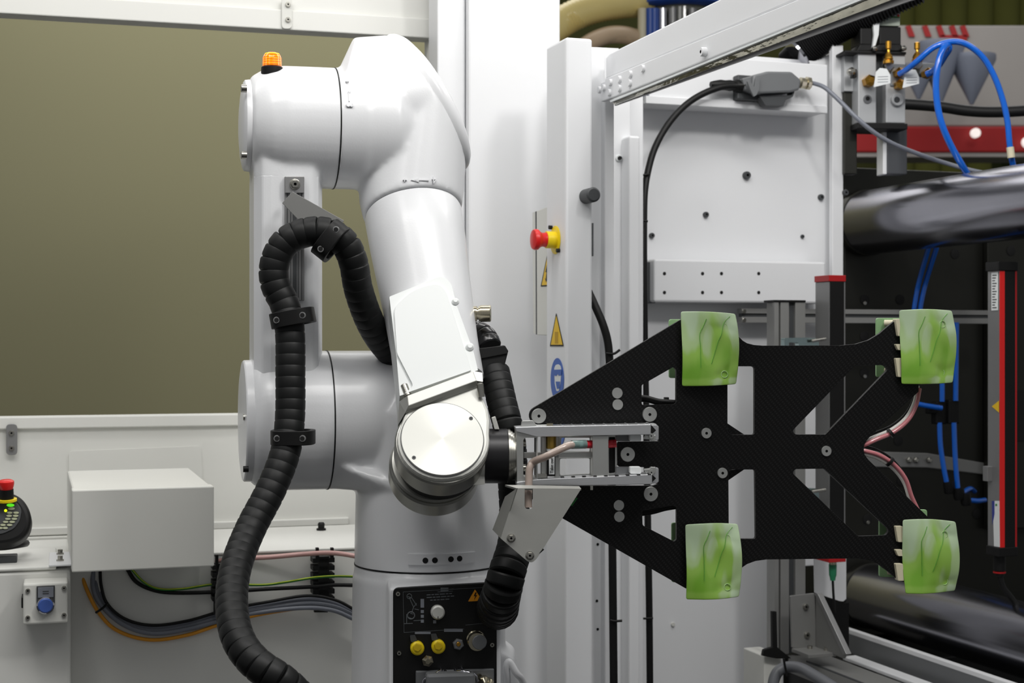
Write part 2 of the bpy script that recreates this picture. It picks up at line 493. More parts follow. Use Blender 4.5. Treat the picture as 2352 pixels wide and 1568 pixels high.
# ------------------------------------------------------------------ hand controller (teach pendant)
PD = PF(T(10, 1180, 3.25), n=(.25, -.9, .25))
pend = empty('teach_pendant', PD.hit(10, 1240), 'black rounded hand controller with red stop knob and lit keys at far left', 'controller')
body = [(-60, 1135), (0, 1128), (30, 1131), (54, 1146), (68, 1170), (73, 1192), (68, 1218), (52, 1238), (25, 1250), (-15, 1254), (-60, 1250)]
slab('body', PD, rnd(body, 14), .07, BLK, pend, bevel=.012, seg=3)
slab('face_panel', PD, rnd([(-60, 1150), (10, 1146), (38, 1152), (50, 1170), (46, 1195), (32, 1214), (5, 1226), (-60, 1226)], 8), .003, DGRY, pend, up=.003, bevel=.001)
KEY = mat('pale_key', (178, 182, 150), .5, 0, .05); KEYG = mat('lit_green_key', (90, 220, 40), .4, emit=.9); LED = mat('lit_yellow_led', (220, 240, 20), .4, emit=1.3)
keys = [(26, 1167.5, 8, 3.2)] + [(22+i*15, y, 6.5, 2.6) for y, i0 in ((1177, 0),) for i in (0, 1)] + [(21, 1184, 6.5, 2.6), (36, 1184, 6.5, 2.6), (18, 1191, 6.5, 2.6), (33, 1191, 6.5, 2.6), (13, 1198, 6.5, 2.6), (28, 1198, 6.5, 2.6), (7, 1205, 6.5, 2.6), (22, 1205, 6.5, 2.6), (0, 1212, 6.5, 2.6), (12, 1212, 6, 2.6)]
for x, y, a, b in keys:
    slab('key', PD, [(x+a*math.cos(i*PI/6), y+b*math.sin(i*PI/6)) for i in range(12)], .003, KEY, pend, up=.006)
slab('green_key', PD, [(24+9*math.cos(i*PI/6), 1159.5+3.6*math.sin(i*PI/6)) for i in range(12)], .003, KEYG, pend, up=.006)
disc('indicator_led', PD.up(.003), 13, 1172.5, 3.2, .003, LED, pend, 12)
c0 = T(15, 1138, 3.245)
lathe('stop_knob', c0, (0, -.12, 1), [(-.012, .021), (-.007, .021), (-.0065, .0155)], YEL, pend, 24)
lathe('knob_base', c0, (0, -.12, 1), [(-.008, .0148), (.014, .0148)], BLK, pend, 24)
k = lathe('knob_head', c0, (0, -.12, 1), [(.013, .0130), (.018, .0150), (.026, .0168), (.031, .0165), (.034, .012)], RED, pend, 28)
o = tube('pendant_cable', [T(-40, 1250, 3.3), T(0, 1256, 3.33), T(45, 1250, 3.36), T(60, 1247, 3.42)], .008, BLK)
tag(o, 'short black cable lying behind the hand controller', 'cable')

# ------------------------------------------------------------------ cables along the bench
cb = empty('cable_bundle', T(480, 1450, 3.4), 'sagging bundle of grey cables tied together under the junction box', 'cable')
gp = lambda d, e=0: [(222+d*.5, 1300, 3.36), (222+d*.7, 1345, 3.35), (238+d*.6, 1387, 3.35), (285+d*.2, 1428-d*.45, 3.36), (350, 1446-d*.7, 3.38), (430, 1436-d*.7, 3.40), (520, 1412-d*.8, 3.42), (620, 1393-d*.8, 3.42), (705, 1381-d*.7+e, 3.42), (765, 1388-d*.6+e, 3.43), (810, 1408-d*.5+e, 3.44), (860, 1440-d*.5, 3.46)]
for i, (d, dy, mm) in enumerate(((-12, 0, GCAB), (-2, .008, GCAB), (8, .014, GCAB), (15, .0, BLK), (3, .016, GCAB))):
    pts = [(a, b, c + dy - .012) for a, b, c in gp(d, (2-i)*3)]
    ptube('cable', pts, .0052 if mm is GCAB else .0035, mm, cb)
oc = ptube('orange_cable', [(186, 1300, 3.35), (196, 1345, 3.335), (226, 1405, 3.335), (270, 1448, 3.35), (345, 1469, 3.37), (430, 1458, 3.39), (510, 1432, 3.41), (600, 1410, 3.41), (700, 1394, 3.43), (720, 1390, 3.45)], .0042, OCAB)
tag(oc, 'orange cable sagging lowest beneath the grey cable bundle', 'cable')
kt = [T(221, 1406, 3.325), T(236, 1396, 3.31), T(247, 1385, 3.325)]
tube('cable_tie', kt, .0028, BLK, cb, 8)
bc = ptube('black_cable', [(290, 1302, 3.36), (312, 1335, 3.36), (350, 1354, 3.37), (400, 1361, 3.38), (500, 1359, 3.40), (620, 1352, 3.41), (720, 1347, 3.42), (770, 1343, 3.43), (850, 1345, 3.46)], .0045, BLK)
tag(bc, 'black cable running along the bench just below the green and yellow wire', 'cable')
gpts = [(298, 1302, 3.35), (330, 1336, 3.36), (365, 1352, 3.37), (420, 1352, 3.385), (500, 1341, 3.40), (600, 1343, 3.41), (660, 1336, 3.41), (715, 1327, 3.415), (770, 1323, 3.43), (850, 1325, 3.46)]
ge = empty('earth_wire', T(550, 1341, 3.4), 'thin green and yellow earth wire along the bench front', 'wire')
ptube('green_wire', gpts, .003, GNC, ge)
ptube('yellow_stripe', [(a, b-1.2, c-.0024) for a, b, c in gpts], .0012, YGC, ge, 6)
pk = ptube('pink_hose', [(470, 1290, 3.42), (540, 1283, 3.425), (620, 1279, 3.43), (700, 1272, 3.43), (770, 1270, 3.44), (850, 1283, 3.46)], .0055, PINK)
tag(pk, 'pale pink hose running along the top edge of the bench front', 'hose')
# comb-shaped cable holders
def comb(x0, x1, y0, y1, lab):
    P = BF.up(.045)
    e = empty('cable_comb', P.hit((x0+x1)/2, (y0+y1)/2), lab, 'cable holder')
    xm = (x0+x1)/2
    rect('spine', P, xm-12, y0+20, xm+12, y1-28, .012, BLK, e, .001)
    k = 0; y = y0+24
    while y < y1-32:
        rect('tooth', P, x0, y, x1, y+9, .04, BLK, e, .001); y += 18
    for x in (x0+7, x1-9):
        rect('hook', P, x, y0, x+7, y0+26, .012, BLK, e, .001)
    slab('tail_loop', P, [(x0+3, y1-30), (x0+8, y1-30), (x0+8, y1-5), (x1-16, y1-5), (x1-16, y1), (x0+3, y1)], .01, BLK, e)
comb(719, 769, 1258, 1406, 'black comb cable holder on the bench front beside the robot column')
comb(488, 530, 1274, 1410, 'black comb cable holder half hidden behind the long black hose')

# ------------------------------------------------------------------ tall white column between robot and machine
CP = PF(T(1180, 784, 3.93), 14)
colm = empty('enclosure_column', (0, 4.05, 0), 'tall white sheet metal column behind the robot forearm', 'column')
ua = CP.loc(CP.hit(1076, 784))[0]; ub = CP.loc(CP.hit(1287, 784))[0]
boxuv('column_body', CP.pt(ua, -CZ), CP.u*(ub-ua), CP.w*3.0, -CP.n*.3, MWHITE, colm, .006)
uc = CP.loc(CP.hit(1010, 784))[0]
boxuv('side_fold', CP.up(-.03).pt(uc, -CZ), CP.u*(ua-uc-.002), CP.w*3.0, -CP.n*.12, MWHITE, colm, .004)
# ------------------------------------------------------------------ robot
rob = empty('industrial_robot', (-.17, 3.04, 0), 'large glossy white jointed robot arm standing in the middle of the cell', 'robot')
YW = math.radians(14)
RU = Vector((math.cos(YW), math.sin(YW), 0)); RN = Vector((math.sin(YW), -math.cos(YW), 0))
def axis_t(org, d, px):
    """distance along a line at which it is seen at column px"""
    k = (px-1176)/FPX
    return (k*org.y - org.x)/(d.x - k*d.y)
def blend(name, bm, m, parent, voxel=.0045, sm=5, clip=None):
    me = bpy.data.meshes.new(name); bm.normal_update(); bm.to_mesh(me); bm.free()
    tmp = bpy.data.objects.new('tmp', me); COL.objects.link(tmp)
    r = tmp.modifiers.new('r', 'REMESH'); r.mode = 'VOXEL'; r.voxel_size = voxel
    s = tmp.modifiers.new('s', 'SMOOTH'); s.factor = .5; s.iterations = sm
    bpy.context.view_layer.update()
    me2 = bpy.data.meshes.new_from_object(tmp.evaluated_get(bpy.context.evaluated_depsgraph_get()))
    bpy.data.objects.remove(tmp); bpy.data.meshes.remove(me)
    vs = [v.co.copy() for v in me2.vertices]
    lo = Vector([min(v[i] for v in vs) for i in range(3)]); hi = Vector([max(v[i] for v in vs) for i in range(3)]); c = (lo+hi)/2
    me2.transform(Matrix.Translation(-c)); me2.name = name; me2.materials.clear(); me2.materials.append(m)
    for p in me2.polygons: p.use_smooth = True
    o = bpy.data.objects.new(name, me2); COL.objects.link(o); place(o, c, parent)
    return o
def add_hull(bm, pts):
    b2 = bmesh.new()
    for p in pts: b2.verts.new(p)
    r = bmesh.ops.convex_hull(b2, input=b2.verts)
    gi = [v for v in b2.verts if not v.link_faces]
    bmesh.ops.delete(b2, geom=gi, context='VERTS')
    bmesh.ops.recalc_face_normals(b2, faces=b2.faces)
    mp = {}
    for v in b2.verts: mp[v.index if v.index >= 0 else id(v)] = None
    b2.verts.index_update()
    vm = [bm.verts.new(v.co) for v in b2.verts]
    for f in b2.faces: bm.faces.new([vm[v.index] for v in f.verts])
    b2.free()
def ringpts(c, ax, r, seg=48, e=None, ry=None):
    ax = Vector(ax).normalized()
    e = Vector(e).normalized() if e is not None else ax.orthogonal().normalized()
    g = ax.cross(e)
    return [Vector(c) + e*math.cos(2*PI*i/seg)*r + g*math.sin(2*PI*i/seg)*(ry or r) for i in range(seg)]

# elbow joint (axis 3) : rear housing
E0 = T(660, 292, 3.0)
te = lambda px: axis_t(E0, RU, px)
rr = lambda p: p/FPX*3.0
prof = [(te(572), rr(104)), (te(578), rr(113)), (te(600), rr(126)), (te(618), rr(134)), (te(650), rr(138.5)), (te(700), rr(139)), (te(775), rr(139))]
bm = bmesh.new()
for i in range(len(prof)-1):
    add_hull(bm, ringpts(E0+RU*prof[i][0], RU, prof[i][1]) + ringpts(E0+RU*prof[i+1][0], RU, prof[i+1][1]))
# arm head merging into the lower arm
LA = PF(T(660, 600, 2.915), 14)     # front face of the lower arm
def arm_sec(z, hw=0.0, grow=0.0):
    """chamfered section of the lower arm at a height"""
    a0 = LA.loc(LA.hit(598, 600))[0]-hw; a1 = LA.loc(LA.hit(727, 600))[0]+hw
    q = [(a0-.010, -.03), (a0+.004, -.004), (a0+.02, 0), (a1-.008, 0), (a1+.005, -.012), (a1+.018, -.06), (a1+.018, -.15), (a0-.010, -.15)]
    return [LA.p + LA.u*a + Vector((0, 0, z-LA.p.z)) + LA.n*d for a, d in q]
add_hull(bm, arm_sec(T(0, 420, 2.93).z) + arm_sec(T(0, 330, 2.93).z))
elbow_rear = blend('elbow_rear_housing', bm, WHITE, rob)
# dark joint gap
lathe('joint_gap', E0, RU, [(te(764.3), rr(139.7)), (te(767.2), rr(139.7))], BLK, rob, 64)
# end cap (domed) on the left
lathe('elbow_end_cap', E0, RU, [(te(549), rr(20)), (te(550.5), rr(50)), (te(554), rr(80)), (te(558), rr(98)), (te(561), rr(103)), (te(571), rr(104.5)), (te(573), rr(104))], WHITE, rob, 64)
for py in (203, 356):
    c = T(557, py, 2.90)
    lathe('cap_screw', c + RU*.004, -RU, [(-.004, .0075), (.006, .0075), (.007, .006)], STEEL, rob, 14)

# elbow front housing with slanted cover
AX = Vector((.165, -.43, -.885)).normalized()      # forearm direction
A0 = T(949, 493, 3.02)                             # centre of the forearm seam ring
ra = .0985
cc = T(976, 238, 3.10); cdir = (T(1066, 386, 3.0)-T(889, 92, 3.0)).normalized()
cnear = Vector((.26, -.96, .03)); cnear = (cnear - cdir*cnear.dot(cdir)).normalized()
cn = cdir.cross(cnear).normalized()
if cn.x < 0: cn = -cn
Rc = 176/FPX*3.1
disc_pts = ringpts(cc, cn, Rc, 64, e=cdir, ry=.124)
bm = bmesh.new()
e1 = ringpts(E0+RU*te(758), RU, rr(139)); e2 = ringpts(E0+RU*(te(830)), RU, rr(139))
add_hull(bm, e1+e2); add_hull(bm, ringpts(E0+RU*te(768), RU, rr(138)) + e1)
add_hull(bm, ringpts(E0+RU*te(775), RU, rr(137)) + ringpts(E0+RU*te(905), RU, rr(135)))
add_hull(bm, ringpts(E0+RU*te(895), RU, rr(135.5)) + ringpts(E0+RU*te(985), RU, rr(88)))
seam_r = ringpts(A0, AX, ra, 48)
up_c = A0 - AX*.09
add_hull(bm, ringpts(A0 - AX*.004, AX, ra+.0005) + ringpts(A0 - AX*.05, AX, ra+.004) + [p for p in disc_pts])
tl = [T(812, 87, 3.03), T(812, 87, 3.12), T(816, 86, 2.99), T(816, 86, 3.16)]
e3 = [p for p in ringpts(E0+RU*te(778), RU, rr(137)) if p.z > E0.z+.02]
add_hull(bm, tl + e3 + [p for p in disc_pts if p.z > cc.z-.04] + ringpts(E0+RU*te(900), RU, rr(100)))
elbow_front = blend('elbow_front_housing', bm, WHITE, rob, .0045, 14)
# cover: a thick domed disc
d0 = ringpts(cc, cn, Rc, 64, e=cdir, ry=.124)
e = cdir; g = cn.cross(cdir)
vs = []; fs = []; S = 64
prof = [(-.012, 1.0), (.0, 1.003), (.004, 1.006), (.011, .985), (.019, .93), (.026, .82), (.031, .62), (.033, .3), (.0335, .02)]
for t, k in prof:
    for i in range(S):
        a = 2*PI*i/S
        vs.append(cc + cn*t + e*math.cos(a)*Rc*k + g*math.sin(a)*.124*k)
for q in range(len(prof)-1):
    for i in range(S):
        j = (i+1) % S; fs.append((q*S+i, q*S+j, (q+1)*S+j, (q+1)*S+i))
fs.append(tuple(range(S))); fs.append(tuple((len(prof)-1)*S+i for i in range(S)))
build('elbow_cover', vs, fs, WHITE, rob, smooth=50)

# forearm tube (axis 4)
def fa(py):   # parameter along the forearm axis seen at row py
    k = (784-py)/FPX
    return (k*A0.y - (A0.z-CZ))/(AX.z - k*AX.y)
prof = [(-.002, ra-.004), (0, ra-.0035), (.004, ra-.002), (fa(565), .0945), (fa(650), .0895), (fa(740), .0855), (fa(800), .0835), (fa(880), .083)]
fore = lathe('forearm_tube', A0, AX, prof, WHITE, rob, 72)
lathe('forearm_seam', A0, AX, [(-.012, ra-.006), (.0015, ra-.006)], GRY, rob, 64)
# cover on the front of the forearm
FN = Vector((.1, -.88, .45)).normalized()
FC = PF(T(1000, 780, 2.796), n=FN)
slab('forearm_cover', FC, rnd([(894, 681), (1010, 634), (1024, 638), (1037, 652), (1050, 703), (1089, 811), (1098, 850), (918, 909), (911, 823)], [3, 14, 6, 12, 3, 3, 1, 1, 3]), .115, FACET, rob, bevel=.004, seg=3)
slab('cover_raised_face', FC, rnd([(905, 705), (950, 664), (1003, 651), (1022, 662), (1034, 700), (1082, 850), (928, 904), (950, 886), (912, 812)], [16, 26, 26, 18, 2, 2, 4, 9, 6]), .012, FACET, rob, up=.005, bevel=.0045, seg=3)
for q in ((1046, 693, 11), (1079, 797, 12)):
    disc('cover_boss', FC, q[0], q[1], q[2]*.8, .006, FACET, rob, 20, .6)
c = FC.hit(932, 890)
lathe('cover_screw', c - FC.w*.004 - FC.n*.002, FC.w*.9+FC.u*-.3, [(-.012, .007), (.01, .007), (.0115, .0055)], STEEL, rob, 14)

# wrist (axis 5)
WN = Vector((.10, -.835, .537)).normalized()
WP = PF(T(1016, 1008.5, 2.695), n=WN)
front = [(931, 946), (1098, 884.5), (1122, 941), (1125.5, 965)]
cx, cy = 1016, 1008.5
arc = []
for i in range(0, 25):
    a = math.radians(-8 + i*(198/24))
    arc.append((cx + 104*math.cos(a) + (5 if math.cos(a) > .3 else 0), cy + 92*math.sin(a)))
outline = front + [p for p in arc if p[1] > 966 or p[0] < 1000]
wrist = slab('wrist_body', WP, outline, .062, WALU, rob, bevel=.006, seg=2, up=-.0015)
# darker turned rim below the front plate
for nm, dd, rad, th, mm, ox in (('wrist_rim', .012, 108.5, .052, RIM, 0), ('wrist_gap_ring', .06, 100, .03, BLK, 0), ('wrist_lower_ring', .083, 105, .012, RIM, -10), ('wrist_lower_body', .094, 108, .05, RIM, -10)):
    c = WP.p - WN*dd + WP.u*(ox/FPX*2.7)
    r_ = rad/FPX*2.7
    lathe(nm, c, -WN, [(0, r_-.003), (.004, r_), (th-.008, r_), (th, r_-.006)], mm, rob, 80)
# back housing joining wrist to the forearm
bm = bmesh.new()
add_hull(bm, ringpts(A0+AX*fa(860), AX, .080) + ringpts(WP.p - WN*.075, WN, .075) )
blend('wrist_housing', bm, WALU, rob, .004, 4)
# collar band across the top of the wrist
WC = WP.up(.013)
slab('wrist_collar', WC, [(935, 908), (1087, 851.5), (1095, 874), (938, 932)], .11, WALU, rob, bevel=.0015)
q0, q1, q2, q3 = WC.hit(938, 932), WC.hit(1095, 874), WP.hit(1099, 887), WP.hit(931, 948)
bk_ = -WN*.03
build('collar_chamfer', [q0, q1, q2, q3, q0+bk_, q1+bk_, q2+bk_, q3+bk_], [(0, 1, 2, 3), (4, 5, 6, 7), (0, 1, 5, 4), (1, 2, 6, 5), (2, 3, 7, 6), (3, 0, 4, 7)], mat('shaded_chamfer', (150, 150, 146), .45, .6), rob)  # colour darkened for the shade on this downward face
q0, q1, q2, q3 = WC.hit(936, 908), WC.hit(938, 932), WP.hit(931, 947), WP.up(-.02).hit(915, 975)
q4 = WP.up(-.02).hit(917, 922)
bk_ = -WN*.06
build('collar_left_face', [q0, q1, q2, q3, q4, q0+bk_, q1+bk_, q2+bk_, q3+bk_, q4+bk_], [(0, 1, 2, 3, 4), (5, 6, 7, 8, 9), (0, 1, 6, 5), (1, 2, 7, 6), (2, 3, 8, 7), (3, 4, 9, 8), (4, 0, 5, 9)], RIM, rob)
slab('collar_right_face', WC, [(1087, 852), (1108, 856), (1109, 876), (1095, 874)], .08, RIM, rob, up=-.004)
lathe('collar_screw', WC.hit(1103, 886), WP.w*.8+WP.u*-.1+WP.n*.5, [(-.02, .0062), (.004, .0062), (.005, .0035), (.0, .003)], STEEL, rob, 14)
# brushed round cap, radial grain
m = mat('radial_brushed_cap', (208, 208, 202), .45, .35, .01)
nt = m.node_tree; b = nt.nodes['Principled BSDF']
b.inputs['Anisotropic'].default_value = .75
tg = nt.nodes.new('ShaderNodeTangent'); tg.direction_type = 'RADIAL'; tg.axis = 'Z'
nt.links.new(tg.outputs['Tangent'], b.inputs['Tangent'])
c = WP.p
rcap = 94.7/FPX*2.695
me = bpy.data.meshes.new('wrist_cap'); vs = []; fs = []; S = 96
for t, k in ((-.004, rcap), (.0022, rcap), (.003, rcap-.0008)):
    for i in range(S):
        a = 2*PI*i/S; vs.append((k*math.cos(a), k*math.sin(a), t))
for q in range(2):
    for i in range(S):
        j = (i+1) % S; fs.append((q*S+i, q*S+j, (q+1)*S+j, (q+1)*S+i))
fs.append(tuple(2*S+i for i in range(S)))
me.from_pydata(vs, [], fs); me.materials.append(m)
for p in me.polygons: p.use_smooth = True
me.set_sharp_from_angle(angle=math.radians(30))
capo = inst(me, 'wrist_cap', on(WP, cx, cy), rob); capo['label'] = 'flat round brushed end cap'
disc('cap_groove', WP, cx, cy, 96.3, .0012, DGRY, rob, 96, .1)
for q in ((1081.5, 962.5), (950.5, 1052.5)):
    inst(bolt_mesh('cap_screw', .0036, .0012, DGRY, True, 14), 'cap_screw', on(WP, q[0], q[1], .0028), rob)

# tool flange (axis 6)
G0 = T(1110, 1047, 2.755); GX = Vector((1, .06, 0)).normalized()
gt = lambda px: axis_t(G0, GX, px)
gr = lambda p: p/FPX*2.76
lathe('flange_foot', G0, GX, [(gt(1075), gr(60)), (gt(1112), gr(62))], WALU, rob, 64)
lathe('flange_barrel', G0, GX, [(gt(1110), gr(61)), (gt(1112), gr(62.5)), (gt(1164), gr(62.5)), (gt(1166), gr(61))], ANO, rob, 72)
lathe('flange_ring', G0, GX, [(gt(1165), gr(60)), (gt(1166), gr(62)), (gt(1171), gr(62)), (gt(1171.5), gr(58)), (gt(1176), gr(58)), (gt(1176.5), gr(54)), (gt(1181), gr(54)), (gt(1181.5), gr(50)), (gt(1190), gr(50))], STEEL, rob, 72)
slab('flange_foot_block', PF(T(1110, 1090, 2.72), 3), rnd([(1062, 1116), (1092, 1085), (1112, 1058), (1114, 1112)], 3), .05, WALU, rob, bevel=.002)
slab('small_lug', PF(T(1137, 970, 2.74), 3), [(1129, 959), (1138, 956), (1147, 986), (1136, 986)], .012, WALU, rob, bevel=.001)

# lower arm
za = T(0, 400, 2.93).z; zbm = T(0, 1040, 2.93).z
s0 = arm_sec(za); s1 = arm_sec(zbm); n = len(s0)
fs = [tuple(range(n)), tuple(range(n, 2*n))] + [(i, (i+1) % n, (i+1) % n+n, i+n) for i in range(n)]
arm = build('lower_arm', s0+s1, fs, WHITE, rob, bevel=.006, seg=3)
for p in arm.data.polygons: p.use_smooth = False
# cable rail on the arm
slab('arm_rail', LA, [(654, 405), (699, 405), (699, 690), (654, 690)], .012, SILV, rob, up=.007, bevel=.001)
for x in (660, 668, 685, 693):
    slab('rail_groove', LA, [(x-.9, 406), (x+.9, 406), (x+.9, 689), (x-.9, 689)], .002, DGRY, rob, up=.0078)
slab('rail_slot', LA, [(672.5, 440), (681.5, 440), (681.5, 690), (672.5, 690)], .002, DGRY, rob, up=.0079)

# shoulder (axis 2)
S0 = T(660, 965, 3.01)
ts = lambda px: axis_t(S0, RU, px)
bm = bmesh.new()
pr = [(ts(573), .118), (ts(585), .128), (ts(610), .1355), (ts(640), .1375), (ts(762), .1375)]
for i in range(len(pr)-1):
    add_hull(bm, ringpts(S0+RU*pr[i][0], RU, pr[i][1]) + ringpts(S0+RU*pr[i+1][0], RU, pr[i+1][1]))
add_hull(bm, arm_sec(T(0, 850, 2.93).z, -.002) + arm_sec(T(0, 1045, 2.93).z, -.002))
blend('shoulder_rear_housing', bm, WHITE, rob)
lathe('joint_gap', S0, RU, [(ts(748.3), .1383), (ts(751.3), .1383)], BLK, rob, 64)
lathe('shoulder_end_cap', S0, RU, [(ts(549), .02), (ts(551), .06), (ts(554), .1), (ts(557), .1165), (ts(560), .119), (ts(578), .1195)], WHITE, rob, 64)
for py in (958, 1077):
    lathe('cap_screw', T(561, py, 2.895) + RU*.004, -RU, [(-.004, .006), (.006, .006)], STEEL if py < 1000 else BLK, rob, 12)

# turret
TC = T(985, 1200, 3.04)
bm = bmesh.new()
rt = 170/FPX*3.04
zt_ = T(0, 965, 3.04).z; zbt = T(0, 1289, 3.04).z
zU = Vector((0, 0, 1))
cT = lambda z: Vector((TC.x, TC.y, z))
add_hull(bm, ringpts(cT(zbt-.012), zU, rt) + ringpts(cT(zbt+.04), zU, rt) + ringpts(cT(zbt+.13), zU, rt-.002))
add_hull(bm, ringpts(cT(zbt+.12), zU, rt-.002) + ringpts(cT(zt_+.02), zU, rt-.006, 48) + ringpts(cT(zt_+.09), zU, rt-.05, 48))
add_hull(bm, ringpts(S0+RU*ts(738), RU, .1375) + ringpts(S0+RU*ts(900), RU, .1375))
add_hull(bm, ringpts(S0+RU*ts(880), RU, .1375) + ringpts(S0+RU*ts(1015), RU, .128))
add_hull(bm, [p for p in ringpts(S0+RU*ts(762), RU, .1370) if p.z < S0.z-.08] + ringpts(cT(zbt+.15), zU, rt-.004))
turret = blend('turret', bm, WHITE, rob, .005, 5)
lathe('turret_gap', cT(zbt), -zU, [(.0, rt+.0008), (.0032, rt+.0008)], BLK, rob, 72)
# base below the seam
bm = bmesh.new()
zb_ = zbt+.006
add_hull(bm, ringpts(cT(zb_), zU, rt+.0005) + ringpts(cT(zb_-.03), zU, rt+.0005))
add_hull(bm, ringpts(cT(zb_-.03), zU, rt+.004) + ringpts(cT(.35), zU, rt+.012))
CPN = PF(T(1020, 1450, 2.868), 8)     # control panel plane
def cpl(px, py, d=0.0): return CPN.hit(px, py) + CPN.n*d
zz = T(0, 1345, 2.87).z
add_hull(bm, [CPN.pt(CPN.loc(cpl(x, 1400))[0], zq - CPN.p.z, d) for x in (893, 1150) for zq in (zz+.001, .35) for d in (.012, -.12)] + [CPN.pt(CPN.loc(cpl(x, 1400))[0], zz+.006 - CPN.p.z, -.03) for x in (893, 1150)])
add_hull(bm, [Vector((TC.x + .02, TC.y-.11, zb_-.09)), Vector((TC.x + .02, TC.y+.1, zb_-.09)), Vector((TC.x+.19, TC.y-.06, zb_-.27)), Vector((TC.x+.19, TC.y+.08, zb_-.27)), Vector((TC.x+.17, TC.y-.06, zb_-.19)), Vector((TC.x+.17, TC.y+.08, zb_-.19))] + [Vector((TC.x + .02+.17*k, TC.y-.1+.05*k, .35)) for k in (0, 1)] + [Vector((TC.x + .02+.17*k, TC.y+.1, .35)) for k in (0, 1)])
# cut-out for the control panel
ob = blend('robot_base', bm, WHITE, rob, .006, 5)
lathe('base_column', Vector((TC.x, TC.y, .0)), zU, [(0, .26), (.03, .26), (.03, .19), (.36, .175)], WHITE, rob, 64)
# raised strip with four holes
hs, hn = surf(turret, 1016, 1284)
if hs is None: hs, hn = T(1016, 1284, 2.9), Vector((0, -1, 0))
ys = hs.y
def curved(name, x0, x1, y0, y1, off, m, th=.003, cz=None):
    vs = []; fs = []; N = 14; R = rt + off
    cols = []
    for i in range(N+1):
        px = x0+(x1-x0)*i/N
        k = (px-1176)/FPX
        # intersect sight line with the cylinder of radius R about the turret axis (horizontal)
        a = 1+k*k; b_ = -2*(k*TC.x+TC.y); c_ = TC.x**2+TC.y**2-R*R
        Y = (-b_-math.sqrt(b_*b_-4*a*c_))/(2*a)
        P = Vector((k*Y, Y, 0)); nn = (P-Vector((TC.x, TC.y, 0))).normalized()
        cols.append((P, nn))
    z0 = T(0, y0, ys).z; z1 = T(0, y1, ys).z
    for P, nn in cols:
        for z in (z0, z1):
            for d in (0, -th): vs.append(P+nn*d+Vector((0, 0, z)))
    for i in range(N):
        a = i*4; b2 = a+4
        fs += [(a, a+2, b2+2, b2), (a+1, b2+1, b2+3, a+3), (a, b2, b2+1, a+1), (a+2, a+3, b2+3, b2+2)]
    fs += [(0, 1, 3, 2), (N*4, N*4+2, N*4+3, N*4+1)]
    return build(name, vs, fs, m, rob, smooth=30)
curved('vent_strip', 936, 1092, 1271, 1296, .0035, WHITE, .006)
for px, py in ((977, 1287), (999, 1286.5), (1036, 1284), (1056, 1282.5)):
    k = (px-1176)/FPX; R = rt+.0045
    a = 1+k*k; b_ = -2*(k*TC.x+TC.y); c_ = TC.x**2+TC.y**2-R*R
    Y = (-b_-math.sqrt(b_*b_-4*a*c_))/(2*a); P = T(px, py, Y); nn = Vector((P.x-TC.x, P.y-TC.y, 0)).normalized()
    lathe('vent_hole', P, nn, [(-.004, .0055), (0, .0055), (.0002, .0045)], TGLASS, rob, 16)

# control panel
PN = CPN.up(.016)
pan = slab('control_panel', PN, rnd([(903, 1351), (1141, 1337), (1141, 1700), (903, 1700)], [12, 3, 0, 0]), .012, BLK, rob, bevel=.0008)
PP = PN
pan['label'] = 'black control panel with knob and plugs'
for q in ((914, 1363), (916.5, 1499), (1130, 1480)):
    inst(SCREW, 'screw', on(PP, q[0], q[1], 0), pan)
def bar(name, x, y, w_, h_, m_, up=.0004):
    return slab(name, PP, [(x-w_/2, y-h_/2), (x+w_/2, y-h_/2), (x+w_/2, y+h_/2), (x-w_/2, y+h_/2)], .001, m_, pan, up=up)
def line(x0, y0, x1, y1, w_=.8, m_=DIMP, name='printed_line'):
    d = Vector((x1-x0, y1-y0)).normalized(); nx, ny = -d.y*w_/2, d.x*w_/2
    return slab(name, PP, [(x0+nx, y0+ny), (x1+nx, y1+ny), (x1-nx, y1-ny), (x0-nx, y0-ny)], .0008, m_, pan, up=.0004)
line(926, 1359, 1108, 1349); line(926, 1359, 928, 1452); line(928, 1452, 1066, 1444); line(1069, 1435, 1124, 1430)
for (x, y, w_, h_) in ((970, 1385, 8, 20), (970, 1404, 7, 7), (970, 1415, 7, 7), (970, 1426, 7, 7), (998.5, 1427.5, 7, 7)): bar('small_label', x, y, w_, h_, LABG)
bar('grey_label_bar', 971, 1453, 36, 5, LABG); bar('grey_label_bar', 1041.5, 1447, 43, 7, LABG)
for y, a, b2 in ((1366, 980, 1043), (1372, 980, 1043), (1378, 988, 1036)):
    x = a
    while x < b2-4:
        wd = random.choice((6, 9, 12)); line(x, y-(x-a)*.06, min(x+wd, b2), y-(min(x+wd, b2)-a)*.06, 2.2); x += wd+2
bar('printed_oval', 1021, 1353.5, 18, 9, DIMP); line(1003, 1355, 1042, 1352, 1.2); line(1005, 1359, 1040, 1357, 1.2)
